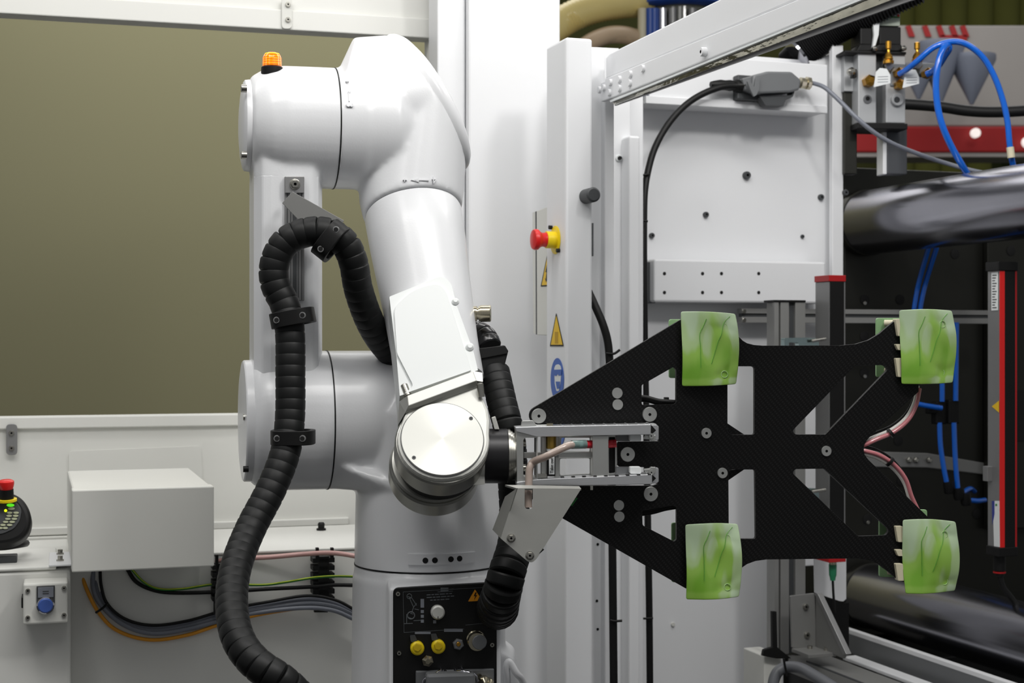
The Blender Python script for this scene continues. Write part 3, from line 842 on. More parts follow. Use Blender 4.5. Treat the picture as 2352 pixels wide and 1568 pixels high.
# schematic arm drawing on the panel
for a in ((936, 1369, 946, 1373), (946, 1373, 957, 1390), (940, 1372, 950, 1394), (950, 1394, 957, 1385), (950, 1394, 945, 1408), (942, 1408, 950, 1410), (935, 1416, 948, 1421), (952, 1398, 962, 1400), (928, 1432, 948, 1431), (950, 1425, 968, 1424), (934, 1431, 934, 1410)):
    line(*a, w_=1.6)
vs, fs = ring_mesh('r', .0045, .0007, LABG)
for x, y, s in ((940, 1369, 1), (944, 1413, 1.5)):
    me = bpy.data.meshes.new('drawn_ring'); me.from_pydata(vs, [], fs); me.materials.append(DIMP)
    inst(me, 'drawn_ring', on(PP, x, y, .0003) @ Matrix.Scale(s, 4), pan)
kn = disc('selector_knob', PP, 1004.5, 1404, 16, .014, WALU, pan, 32, .2)
line(1004.5, 1412, 1004.5, 1419, 1.4, BLK, 'knob_mark').location += CPN.n*.0142
tri = slab('warning_triangle', PP, rnd([(1075, 1381), (1091, 1353), (1108, 1379)], 2), .001, SIGNO, pan, up=.0006)
slab('bolt_symbol', PP, [(1092, 1360), (1088, 1369), (1092, 1368), (1089, 1377), (1096, 1366), (1092, 1367), (1095, 1360)], .0006, BLK, tri, up=.0011)
for q in ((957.7, 1486), (1006, 1482.6)):
    cp_ = disc('yellow_cap', PP, q[0], q[1], 15.8, .014, YEL, pan, 28, .2)
    slab('hex_grip', PP, [(q[0]+1+10*math.cos(i*PI/3+.3), q[1]+1+9.5*math.sin(i*PI/3+.3)) for i in range(6)], .008, mat('darker_yellow', (205, 175, 15), .5), cp_, up=.019, bevel=.0008)
    slab('socket_tab', PP, rnd([(q[0]-16, q[1]-26), (q[0]-4, q[1]-27), (q[0]+2, q[1]-12), (q[0]-14, q[1]-12)], 2), .006, DGRY, pan, up=.006)
disc('plug_socket', PP, 1052, 1478, 13, .010, GRY, pan, 6, .2)
disc('socket_core', PP.up(.010), 1053, 1478.5, 5, .003, BRASS, pan, 12, .2)
q = PP.hit(1092, 1467)
lathe('round_connector', q, CPN.n, [(0, .0175), (.006, .0175), (.008, .0155), (.018, .0155), (.019, .0175), (.028, .0175), (.03, .0165)], NICKEL, pan, 36).rotation_euler = (0, 0, 0)
disc('connector_face', PP.up(.03), 1101, 1474, 17.0, .004, GRY, pan, 30, .3)
disc('round_plug', PP, 981, 1514, 13.5, .02, NICKEL, pan, 6, .3)
rect('connector_frame', PP, 955, 1541, 1135, 1600, .02, GRY, pan, .002, up=.006)
rect('connector_hood', PP, 979, 1549, 1092, 1620, .03, GRY, pan, .005, up=.045)
tube('lever_wire', [PP.hit(968, 1590)+CPN.n*.03, PP.hit(970, 1556)+CPN.n*.03, PP.hit(980, 1546)+CPN.n*.034, PP.hit(996, 1540)+CPN.n*.03, PP.hit(1010, 1534)+CPN.n*.02], .0028, CHROME, pan, 8)
tube('lever_wire', [PP.hit(1048, 1536)+CPN.n*.02, PP.hit(1062, 1534)+CPN.n*.03, PP.hit(1085, 1540)+CPN.n*.034, PP.hit(1093, 1556)+CPN.n*.03], .0028, CHROME, pan, 8)
for x, y in ((1012, 1535), (1022, 1541), (1046, 1538), (1060, 1533)):
    disc('lever_pivot', PP, x, y, 4.5, .016, CHROME, pan, 14, .4)
for x, r_, y in ((1100, 7, 1551), (1110, 12, 1560), (1122, 9, 1562)):
    disc('gland', PP, x, y, r_, .03, NICKEL, pan, 20, .3)
# recessed loop handle on the right of the base
tube('base_lifting_eye', [T(1163, 1600, 2.93), T(1166, 1562, 2.91), T(1163, 1532, 2.90), T(1170, 1520, 2.90), T(1186, 1545, 2.90), T(1200, 1562, 2.92), T(1215, 1600, 2.94)], .007, WHITE, rob, 10)

# raised marks on joints
def mark(o, s, px, py, h, rot):
    P, nn = surf(o, px, py)
    if P is None: return
    if nn.dot(ray(px, py)) > 0: nn = -nn
    pf = PF(P, n=nn)
    text('raised_mark', s, pf, px, py, h, WHITE, rob, up=.0008, ext=.0034, rot=rot)
def bar3(o, pts, wpx=1.6):
    P, nn = surf(o, sum(p[0] for p in pts)/len(pts), sum(p[1] for p in pts)/len(pts))
    if P is None: return
    if nn.dot(ray(900, 300)) > 0: nn = -nn
    slab('raised_mark', PF(P, n=nn), pts, .004, WHITE, rob, up=.0022)
mark(elbow_front, '+', 797, 190, 11, 0)
mark(elbow_front, '3', 802, 243, 17, -90)
bar3(elbow_front, [(800, 209), (802.5, 209), (803.5, 232), (801, 232)]); mark(elbow_front, ':', 801, 213, 8, 90)
mark(elbow_front, '+', 930, 415, 14, 0)
mark(elbow_front, '4', 996, 413, 17, 180)
bar3(elbow_front, [(953, 411.5), (985, 412), (985, 414.5), (953, 414)])
bar3(elbow_front, [(944, 413), (962, 408.5), (962, 417.5)])
# signal lamp on the elbow
hb, nb = surf(elbow_rear, 626, 166)
LB = T(625, 165, 2.95)
if hb is not None: print('lamp', hb, LB)
bl = empty('signal_lamp', LB, 'small glowing amber signal lamp standing on the robot elbow', 'lamp')
lathe('lamp_base', LB, (0, 0, 1), [(-.02, .0205), (.0, .0212), (.008, .0208), (.0095, .0192)], BLK, bl, 32)
AMB = mat('amber_lens', (255, 140, 0), .08, 0, .05, 30, trans=.85, coat=.3)
prof = [(.0095, .0186), (.010, .0188)]
h = .0098
for i in range(7):
    prof += [(h, .0186-i*.0001), (h+.0012, .0179-i*.0001), (h+.0022, .0186-i*.0001)]; h += .0024
prof += [(h+.0015, .0174), (h+.0055, .0158), (h+.0088, .0122), (h+.011, .0075), (h+.012, .0005)]
lathe('lamp_dome', LB, (0, 0, 1), prof, AMB, bl, 32)
GLOW = mat('amber_glow', (200, 84, 0), .5, emit=.4)
FIL = mat('amber_filament', (255, 165, 25), .5, emit=2.3)
lathe('lamp_core', LB, (0, 0, 1), [(.012, .012), (.026, .013), (.034, .009), (.037, .003)], GLOW, bl, 20)
for i in range(5):
    lathe('lamp_coil', LB + Vector((0, 0, .013+.0048*i)), (0, 0, 1), [(0, .0138), (.0018, .0145), (.003, .0138)], FIL, bl, 16)
# circular connector on the right of the forearm
NC = T(1080, 720, 2.93); nx = Vector((1, -.05, .01)).normalized()
lathe('forearm_connector', NC, nx, [(0, .0165), (.004, .0165), (.0042, .0145), (.013, .0145), (.0132, .0118), (.0165, .0118), (.0168, .0148), (.0195, .0148), (.02, .0162), (.0385, .0162), (.040, .0148)], NICKEL, rob, 32)
lathe('connector_flange', NC, nx, [(-.03, .012), (-.001, .012), (0, .022), (.002, .022)], FACET, rob, 24)
# ------------------------------------------------------------------ segmented black hoses
def seg_mesh(name, L_, r, m=HOSE, S=22, slots=True):
    prof = [(0, r*.88), (L_*.04, r*.955), (L_*.20, r*1.0), (L_*.9, r*.99), (L_*1.08, r*.96), (L_*1.25, r*.86)]
    vs = []; fs = []
    for t, rr_ in prof:
        for i in range(S):
            a = 2*PI*i/S; vs.append((rr_*math.cos(a), rr_*math.sin(a), t))
    for k in range(len(prof)-1):
        for i in range(S):
            j = (i+1) % S; fs.append((k*S+i, k*S+j, (k+1)*S+j, (k+1)*S+i))
    fs.append(tuple(range(S))); fs.append(tuple((len(prof)-1)*S+i for i in range(S)))
    me = bpy.data.meshes.new(name); me.from_pydata(vs, [], fs); me.materials.append(m)
    bm_ = bmesh.new(); bm_.from_mesh(me); bmesh.ops.recalc_face_normals(bm_, faces=bm_.faces); bm_.to_mesh(me); bm_.free()
    for p in me.polygons: p.use_smooth = True
    me.set_sharp_from_angle(angle=math.radians(24))
    return me
def hose(pts, r, L_, label, name='segmented_hose', m=HOSE, taper=None):
    P = cr([T(*p) for p in pts], 24)
    # resample at equal steps
    out = [P[0]]; acc = 0.0
    for i in range(1, len(P)):
        a = P[i-1]; b = P[i]; d = (b-a).length
        while acc + d >= L_:
            t = (L_-acc)/d; a = a + (b-a)*t; out.append(a.copy()); d = (b-a).length; acc = 0.0
        acc += d
    fr = frames(out)
    e = empty(name, out[0], label, 'hose')
    me = seg_mesh('hose_segment', L_, r, m)
    for k, (p, t, ex, g) in enumerate(fr[:-1]):
        tt = (out[k+1]-out[k]).normalized(); ex = (ex - tt*ex.dot(tt)).normalized(); g = tt.cross(ex)
        s = 1.0 if not taper else taper(k/len(fr))
        M = Matrix(((ex.x*s, g.x*s, tt.x, p.x), (ex.y*s, g.y*s, tt.y, p.y), (ex.z*s, g.z*s, tt.z, p.z), (0, 0, 0, 1)))
        inst(me, 'hose_segment', M, e)
    return e, fr
main_pts = [(905, 818, 3.0), (872, 778, 2.95), (845, 728, 2.90), (822, 660, 2.86), (812, 602, 2.84), (790, 555, 2.83), (748, 532, 2.82), (700, 534, 2.82), (655, 556, 2.82), (630, 605, 2.82), (632, 655, 2.82), (655, 700, 2.82), (666, 760, 2.81), (667, 860, 2.80), (666, 960, 2.79), (655, 1040, 2.77), (622, 1125, 2.74), (575, 1215, 2.70), (541, 1305, 2.63), (532, 1390, 2.56), (548, 1470, 2.50), (592, 1527, 2.47), (650, 1565, 2.47), (712, 1625, 2.5)]
def seglen(p): return p
mh, fr = hose(main_pts, .0278, .0205, 'long black segmented hose looping over the lower arm and hanging to the left', m=HOSE)
def clamp(parent, x0, y0, x1, y1, Y, thick, lab=None, eye=True, ww=.020):
    """oval clamp around the hose, from eye to eye"""
    a = T(x0, y0, Y); b = T(x1, y1, Y); d = (b-a).normalized(); n_ = Vector((0, -1, 0))
    pf = PF((a+b)/2, n=n_); u = d; v = n_.cross(u).normalized()
    Lh = (b-a).length/2; mid = (a+b)/2
    ax_ = v
    # a stadium ring around the hose axis (axis = v)
    vs = []; fs = []; S = 32
    for zt__, k in ((-ww/2, 1), (ww/2, 1), (ww/2, .78), (-ww/2, .78)):
        for i in range(S):
            q = 2*PI*i/S
            sx = math.copysign(abs(math.cos(q))**.7, math.cos(q)); sy = math.copysign(abs(math.sin(q))**.7, math.sin(q))
            vs.append(mid + u*sx*(Lh+.017)*k + n_*(-.034+sy*(thick)*k) + v*zt__)
    for k in range(4):
        for i in range(S):
            j = (i+1) % S; fs.append((k*S+i, k*S+j, ((k+1) % 4)*S+j, ((k+1) % 4)*S+i))
    c_ = build('hose_clamp', vs, fs, BLK, parent, smooth=40, bevel=.001)
    for p in (a, b):
        pc = PF(p + n_*(thick-.034-.006), n=n_)
        me = bolt_mesh('clamp_screw', .0062, .004, SILV, False, 18)
        inst(me, 'clamp_screw', Matrix.Translation(pc.p) @ Matrix(((1, 0, 0, 0), (0, 0, -1, 0), (0, 1, 0, 0), (0, 0, 0, 1))), c_)
        me2 = bolt_mesh('screw_recess', .0046, .0045, TGLASS, False, 18)
        inst(me2, 'screw_recess', Matrix.Translation(pc.p) @ Matrix(((1, 0, 0, 0), (0, 0, -1, 0), (0, 1, 0, 0), (0, 0, 0, 1))), c_)
    return c_
clamp(mh, 637, 735, 696, 724, 2.785, .046, ww=.028)
clamp(mh, 638, 1006, 696, 1006, 2.757, .046, ww=.026)
clamp(mh, 738, 572, 773, 528, 2.79, .046, ww=.03)
# grey sheet bracket holding the top clamp
br = empty('hose_bracket', T(690, 470, 2.86), 'bent grey sheet bracket holding the hose to the lower arm', 'bracket')
BB = PF(T(690, 470, 2.865), n=(.1, -.95, .05))
slab('bracket_plate', BB, [(648, 466), (672, 440), (790, 506), (764, 560), (700, 520)], .003, mat('bracket_grey_sheet', (128, 128, 126), .5, .4), br, bevel=.0006)
slab('base_plate', LA, [(655, 405), (699, 405), (699, 443), (655, 443)], .006, SILV, br, up=.014, bevel=.0008)
inst(bolt_mesh('hex_bolt', .0085, .007, STEEL, True, 6), 'hex_bolt', on(LA, 675.5, 425, .014), br)
inst(bolt_mesh('washer', .0105, .0015, STEEL, False, 20), 'washer', on(LA, 675.5, 425, .0135), br)
tube('foot', [T(675, 440, 2.88), T(672, 450, 2.88)], .006, SILV, br, 8)

# hose behind the forearm on the right
rh, fr2 = hose([(1075, 765, 3.0), (1098, 765, 2.98), (1116, 778, 2.965), (1126, 800, 2.95)], .0245, .0145, 'short glossy black hose curving out of the forearm under the connector', m=mat('glossy_black_hose', (20, 20, 22), .28, 0, .1, coat=.3))
rh2, fr3 = hose([(1136, 850, 2.90), (1144, 885, 2.88), (1154, 930, 2.86), (1168, 985, 2.84), (1176, 1040, 2.85), (1178, 1110, 2.85), (1182, 1180, 2.84), (1182, 1250, 2.79), (1166, 1310, 2.75), (1154, 1355, 2.75), (1146, 1385, 2.79), (1142, 1400, 2.86)], .0285, .0185, 'black segmented hose running down behind the tool flange to the base panel', taper=lambda t: 1+.45*max(0, t-.45)/.55)
cl = PF(T(1130, 820, 2.88), n=(.05, -.95, .12))
co = slab('hose_collar', cl, rnd([(1089, 803), (1158, 792), (1167, 808), (1157, 847), (1102, 858), (1093, 820)], 3), .055, BLK, rh2, bevel=.004)
slab('collar_lip', cl, rnd([(1089, 801), (1160, 793), (1168, 806), (1165, 812), (1092, 826)], 2), .062, BLK, rh2, up=.004, bevel=.001)
# ------------------------------------------------------------------ gripper on the tool flange
grip = empty('gripper', T(1400, 1045, 2.76), 'black carbon fibre gripper plate with aluminium arms on the robot flange', 'gripper')
CPL = PF(T(1400, 1043, 2.775), 8.6)
# carbon fibre: woven diagonal pattern
m = mat('carbon_fibre', (12, 12, 12), .45, 0, .1, spec=.22)
nt = m.node_tree; b = nt.nodes['Principled BSDF']
tc = nt.nodes.new('ShaderNodeTexCoord'); mp = nt.nodes.new('ShaderNodeMapping'); mp.inputs['Rotation'].default_value = (0, math.radians(40), 0)
wv = nt.nodes.new('ShaderNodeTexWave'); wv.wave_type = 'BANDS'; wv.bands_direction = 'X'; wv.inputs['Scale'].default_value = 42; wv.inputs['Distortion'].default_value = 0
w2 = nt.nodes.new('ShaderNodeTexWave'); w2.wave_type = 'BANDS'; w2.bands_direction = 'Z'; w2.inputs['Scale'].default_value = 70
mm = nt.nodes.new('ShaderNodeMath'); mm.operation = 'MULTIPLY'
rp = nt.nodes.new('ShaderNodeMix'); rp.data_type = 'RGBA'; rp.inputs['A'].default_value = lin((8, 8, 8)); rp.inputs['B'].default_value = lin((30, 30, 30))
nt.links.new(tc.outputs['Object'], mp.inputs['Vector']); nt.links.new(mp.outputs['Vector'], wv.inputs['Vector']); nt.links.new(mp.outputs['Vector'], w2.inputs['Vector'])
nt.links.new(wv.outputs['Fac'], mm.inputs[0]); nt.links.new(w2.outputs['Fac'], mm.inputs[1])
nt.links.new(mm.outputs['Value'], rp.inputs['Factor']); nt.links.new(rp.outputs['Result'], b.inputs['Base Color'])
CARB = m
EDGE = mat('carbon_cut_edge', (150, 150, 150), .4, .3)

def arc_px(cx, cy, r, a0, a1, n=8):
    return [(cx+r*math.cos(math.radians(a0+(a1-a0)*i/n)), cy+r*math.sin(math.radians(a0+(a1-a0)*i/n))) for i in range(n+1)]
out = arc_px(1237, 954, 21, 100, 240, 8)          # rounded upper left tip
out += [(1560, 736), (1600, 716), (1660, 740), (1698, 774), (1706, 782), (1716, 788), (1732, 792), (1752, 793.5), (1930, 793), (1965, 790), (1995, 781), (2020, 766), (2042, 747), (2060, 733), (2100, 733), (2110, 735), (2110, 899)]
out += [(2050, 955), (1998, 1003), (1990, 1012), (1985, 1022), (1984, 1034), (1986, 1044), (1995, 1056), (2060, 1118), (2114, 1170), (2150, 1205), (2150, 1320), (2075, 1336), (2062, 1331), (2040, 1312), (2015, 1294), (1995, 1286), (1968, 1282), (1760, 1284.5), (1735, 1288), (1716, 1295), (1700, 1306), (1660, 1336), (1590, 1352), (1575, 1351)]
out += [(1290, 1189), (1233, 1156)] + arc_px(1240, 1135, 20, 150, 260, 5)
out += [(1380, 1115), (1500, 1115), (1509, 1112), (1512, 1104), (1512, 1073), (1424, 1072), (1418, 1068), (1417, 1018), (1420, 1014), (1512, 1013), (1513, 980), (1508, 973), (1500, 971), (1390, 973)]
H1 = rnd([(1474, 884), (1546, 843), (1553, 848), (1553, 928), (1474, 930)], [3, 2, 4, 8, 5])
H2 = rnd([(1475, 1171), (1545, 1161), (1554, 1163), (1554, 1239), (1548, 1243), (1476, 1206)], [3, 2, 4, 4, 2, 4])
H3 = rnd([(1671, 841), (1733, 841), (1733, 998), (1680, 998), (1671, 992)], [2, 8, 6, 4, 3])
H4 = rnd([(1673, 1084), (1680, 1078), (1734, 1078), (1736, 1237), (1674, 1237)], [3, 3, 6, 6, 2])
H5 = rnd([(1820, 989), (1964, 840), (2030, 838), (2040, 848), (1896, 997.5), (1826, 997.5)], [8, 3, 6, 10, 2, 5])
H6 = rnd([(1820, 1086), (1826, 1077), (1893, 1076), (2042, 1216), (2036, 1229), (1971, 1231)], [7, 5, 3, 8, 8, 2])
plate = slab('carbon_plate', CPL, out, .008, CARB, grip, holes=[H1, H2, H3, H4, H5, H6])
plate['label'] = 'black woven carbon fibre plate with six cut-outs'
# pale cut edges as thin real chamfer bands
b_ = plate.modifiers.new('edge', 'BEVEL'); b_.width = .0007; b_.segments = 1; b_.limit_method = 'ANGLE'; b_.angle_limit = math.radians(60); b_.material = 1
plate.data.materials.append(EDGE)
# plate stiffener seen through the cut-outs
for pts in ([(1668, 970), (1716, 1002), (1668, 1002)], [(1668, 1106), (1668, 1080), (1712, 1076)]):
    slab('gusset', CPL, pts, .006, CARB, grip, up=-.012)
big = bolt_mesh('plate_bolt', 17.2/FPX*2.78, .004, ALU2, True, 32, hr=.2, ed=.95); med = bolt_mesh('plate_bolt', 12.3/FPX*2.8, .003, ALU2, True, 28, hr=.26, ed=.94); flat = bolt_mesh('plate_rivet', 12.5/FPX*2.79, .002, ALU2, False, 28, ed=.96)
for q in ((1237, 955), (1491.5, 951.5), (1441, 1043), (1494, 1134)): inst(big, 'plate_bolt', on(CPL, *q), grip)
for q in ((1622, 994.5), (1659, 1086), (1897.5, 1035.5)): inst(med, 'plate_bolt', on(CPL, *q), grip)
for q in ((1417.5, 902.5), (1418.5, 929), (1421, 1160), (1422, 1186)): inst(flat, 'plate_rivet', on(CPL, *q), grip)

for pts in ([(1462, 912, 2.80), (1485, 913, 2.80), (1512, 920, 2.80), (1535, 922, 2.80), (1570, 924, 2.81)], [(1462, 1176, 2.80), (1500, 1170, 2.80), (1530, 1162, 2.80), (1570, 1156, 2.81)]):
    ptube('black_wire', pts, .0042, BLK, grip, 10)
    ptube('black_wire', [(a, b+7, c+.006) for a, b, c in pts], .003, BLK, grip, 8)
rect('wire_saddle', CPL, 1527, 912, 1537, 924, .01, BLK, grip, .001, up=-.012)
# aluminium carrier frame
GF = PF(T(1300, 1047, 2.715), 3)
slab('end_frame', GF, [(1186, 988), (1235, 988), (1235, 1113), (1188, 1117)], .06, ALU2, grip, holes=[rnd([(1202, 1005), (1240-8, 1005), (1232, 1097), (1202, 1097)], [8, 0, 0, 8])], bevel=.001)
slab('upper_arm_bar', GF, [(1183, 981), (1233, 979), (1495, 974), (1495, 998), (1340, 1001.5), (1232, 1003), (1186, 991)], .05, ALU, grip, up=.004, bevel=.001)
slab('lower_arm_bar', GF, [(1186, 1107), (1232, 1100.5), (1330, 1097), (1498, 1088.5), (1498, 1112), (1330, 1115), (1232, 1114), (1188, 1118)], .05, ALU, grip, up=.004, bevel=.001)
slab('cross_block', GF, [(1361, 1000), (1397.5, 1000), (1397.5, 1092), (1361, 1094)], .035, ALU2, grip, bevel=.001)
slab('slotted_plate', GF, rnd([(1355, 1000), (1416, 999), (1417, 1092), (1355, 1094)], 2), .008, ALU2, grip, holes=[rnd([(1398.5, 1003), (1413, 1003), (1413, 1085), (1398.5, 1087)], 3)], up=-.036)
rect('dark_backing', GF, 1396, 1002, 1416, 1089, .004, BLK, grip, up=-.045)
slab('middle_rail', GF, [(1203, 1039), (1362, 1037), (1362, 1051), (1203, 1052)], .012, ALU2, grip, up=-.03, bevel=.0008)
slab('rear_plate', GF, [(1284, 1001), (1361, 1000), (1361, 1094), (1284, 1096)], .006, ALU2, grip, holes=[rnd([(1289, 1005), (1355, 1005), (1355, 1036), (1289, 1036)], 4), rnd([(1284+2, 1053), (1353, 1052), (1358, 1060), (1358, 1087), (1286, 1091)], 5)], up=-.04, bevel=.0006)
slab('upright_strip', GF, [(1244, 1003), (1258, 1003), (1258, 1096), (1244, 1096)], .03, ALU2, grip, up=-.02, bevel=.0008)
slab('upright_strip', GF, [(1274, 1003), (1284, 1003), (1284, 1096), (1274, 1096)], .02, ALU2, grip, up=-.03, bevel=.0008)
slab('foot_block', GF, rnd([(1230, 1088), (1256, 1088), (1256, 1097), (1230, 1097)], 2), .02, STEEL, grip, up=-.01)
# arm ends with clamping feet
for s, ys in ((1, (972, 988, 998, 1012)), (-1, (1113, 1098, 1088, 1073))):
    slab('arm_tip', GF, [(1495, ys[0]+s*3), (1508, ys[0]+s*3), (1513, ys[0]+s*7), (1513, ys[3]-s*3), (1508, ys[3]), (1495, ys[2]+s*2)], .03, ALU, grip, up=-.012, bevel=.0008)
    slab('tip_wedge', GF, [(1496, ys[0]+s*4), (1507, ys[1]), (1496, ys[2])], .004, BLK, grip, up=-.006)
    slab('clamp_foot', GF, [(1479, ys[3]-s*4), (1484, ys[2]+s*1), (1506, ys[2]+s*1), (1506, ys[3]), (1496, ys[3]+s*1), (1492, ys[3]-s*3)], .012, ALU2, grip, up=-.004, bevel=.0006)
    inst(med, 'clamp_screw', on(GF, 1496.5, ys[2]+s*3, -.002) @ Matrix.Scale(.5, 4), grip)
    slab('grey_pad', GF, rnd([(1447, ys[2]), (1473, ys[2]), (1473, ys[3]+s*1), (1447, ys[3]+s*1)], 4), .02, PRINT, grip, up=-.008, bevel=.0008)
    slab('inner_liner', GF, [(1415, ys[2]), (1447, ys[2]), (1447, ys[3]+s*1), (1415, ys[3]+s*1)], .01, GRY, grip, up=-.03)
for i in range(9):
    x = 1292+i*25
    slab('edge_scallop', GF, arc_px(x, 979.2-(x-1292)*.02, 3.4, 180, 360, 6), .04, ALU, grip, up=.002)
    slab('edge_scallop', GF, [(x-4, 1094.6-(x-1292)*.03), (x+4, 1094.4-(x-1292)*.03), (x+4, 1096.2-(x-1292)*.03), (x-4, 1096.4-(x-1292)*.03)], .01, BLK, grip, up=.0045)
for q in ((1207, 1020), (1208, 1077)):
    lathe('frame_screw', GF.hit(1202, q[1]) - GF.n*.03, GF.u, [(0, .0062), (.006, .0062), (.0065, .004)], STEEL, grip, 14)
slab('top_lug', GF, rnd([(1196, 981), (1199, 966), (1224, 965), (1232, 976), (1260, 975), (1260, 982)], 3), .01, ALU2, grip, up=-.01, bevel=.0008)
slab('bolt_stub', GF, [(1256, 972), (1270, 972), (1270, 981), (1256, 981)], .01, NICKEL, grip, up=-.004)
slab('lower_stud', GF, [(1356, 1114), (1362, 1114), (1362, 1125), (1356, 1125)], .006, STEEL, grip, up=-.004)
slab('green_tag', CPL, [(1310, 1160), (1324, 1142), (1327, 1144), (1314, 1162)], .001, mat('green_sticker', (30, 130, 50), .5), grip, up=.001)

# small pneumatic cylinder with handwritten label
cy_ = empty('pneumatic_cylinder', GF.hit(1267, 1095) - GF.n*.012, 'small black and brass cylinder with handwritten label inside the gripper frame', 'cylinder')
zc = Vector((0, 0, 1)); cxp = GF.hit(1267, 1094) - GF.n*.012
hgt = (1094-1004)/FPX*2.73
lathe('barrel', cxp, zc, [(0, .0078), (hgt*.64, .0078)], BLK, cy_, 24)
lathe('white_ring', cxp + zc*hgt*.64, zc, [(0, .0083), (hgt*.03, .0083), (hgt*.035, .0078), (hgt*.045, .0083), (hgt*.06, .0083)], PRINT, cy_, 24)
lathe('brass_head', cxp + zc*hgt*.70, zc, [(0, .0092), (hgt*.3, .0092)], mat('dull_brass', (150, 125, 60), .4, .8), cy_, 10)
LBF = PF(cxp + GF.n*.0082, 3)
lb = slab('paper_label', LBF, [(1261, 1048), (1273.5, 1048.5), (1273.5, 1089), (1261, 1089)], .0006, PRINT, cy_)
text('handwriting', 'Take out', LBF, 1267.5, 1068.5, 7.6, BLK, lb, up=.0006, ext=.0002, rot=90, sx=.92)

# clear pink tube with red end sleeve
pt = empty('clear_tube', T(1260, 1050, 2.70), 'bent translucent pink tube with red sleeve passing through the gripper frame', 'tube')
CLR = mat('cloudy_pink_tube', (208, 190, 178), .2, 0, .25, 40, trans=.35, coat=.4)
tube('tube_body', [T(1214, 1165, 2.700), T(1214, 1130, 2.702), T(1215, 1098, 2.706), T(1217, 1075, 2.708), T(1226, 1060, 2.71), T(1252, 1049, 2.69), T(1282, 1034, 2.69), T(1306, 1023, 2.70), T(1325, 1020, 2.715)], .0068, CLR, pt, 16)
tube('inner_cable', [T(1214, 1165, 2.700), T(1214, 1130, 2.702), T(1215, 1098, 2.706), T(1217, 1075, 2.708), T(1226, 1060, 2.71), T(1252, 1049, 2.69), T(1282, 1034, 2.69), T(1306, 1023, 2.70), T(1325, 1020, 2.715)], .003, mat('dusky_red_core', (150, 70, 65), .5), pt, 8)
tube('clear_end', [T(1313, 1021, 2.707), T(1345, 1020, 2.72)], .0078, mat('clear_teal_end', (150, 185, 180), .1, trans=.6, coat=.5), pt, 16)
tube('red_sleeve', [T(1342, 1020, 2.722), T(1363, 1020, 2.735), T(1399, 1019, 2.752), T(1416, 1018, 2.752)], .0072, mat('red_sleeve', (210, 40, 55), .4), pt, 16)

# sheet metal bracket under the flange
SM = PF(T(1230, 1200, 2.665), 3)
smb = empty('sheet_bracket', SM.hit(1230, 1200), 'grey folded sheet metal bracket hanging below the tool flange', 'bracket')
SMA = mat('galvanised_sheet', (182, 182, 177), .5, .6, .08, 12, .1, 60)
slab('bracket_face', SM, rnd([(1187, 1121), (1335, 1122), (1271, 1222), (1232, 1284), (1222, 1292), (1212, 1289), (1150, 1236)], [1, 1, 0, 8, 8, 8, 1]), .0022, SMA, smb, holes=[rnd([(1205, 1112+10), (1224, 1122), (1224, 1169), (1205, 1169)], [0, 0, 9, 9])], bevel=.0004)
slab('side_flange', PF(T(1160, 1180, 2.675), n=(-.82, -.55, -.12)), [(1187, 1121), (1150, 1236), (1131, 1216), (1160, 1140)], .0022, SMA, smb)
slab('top_flange', PF(T(1180, 1115, 2.69), n=(0, -.5, .86)), [(1160, 1113), (1330, 1116), (1335, 1122), (1187, 1121)], .004, SMA, smb)
slab('drain_slot', SM, [(1238, 1271), (1247, 1259), (1250, 1262), (1241, 1270)], .001, TGLASS, smb, up=.0006)
hx = bolt_mesh('hex_screw', .0062, .005, STEEL, True, 6); ws = bolt_mesh('washer', .0078, .0012, STEEL, False, 20)
for q in ((1174, 1235), (1217, 1275)):
    inst(ws, 'washer', on(SM, *q), smb); inst(hx, 'hex_screw', on(SM, *q), smb)

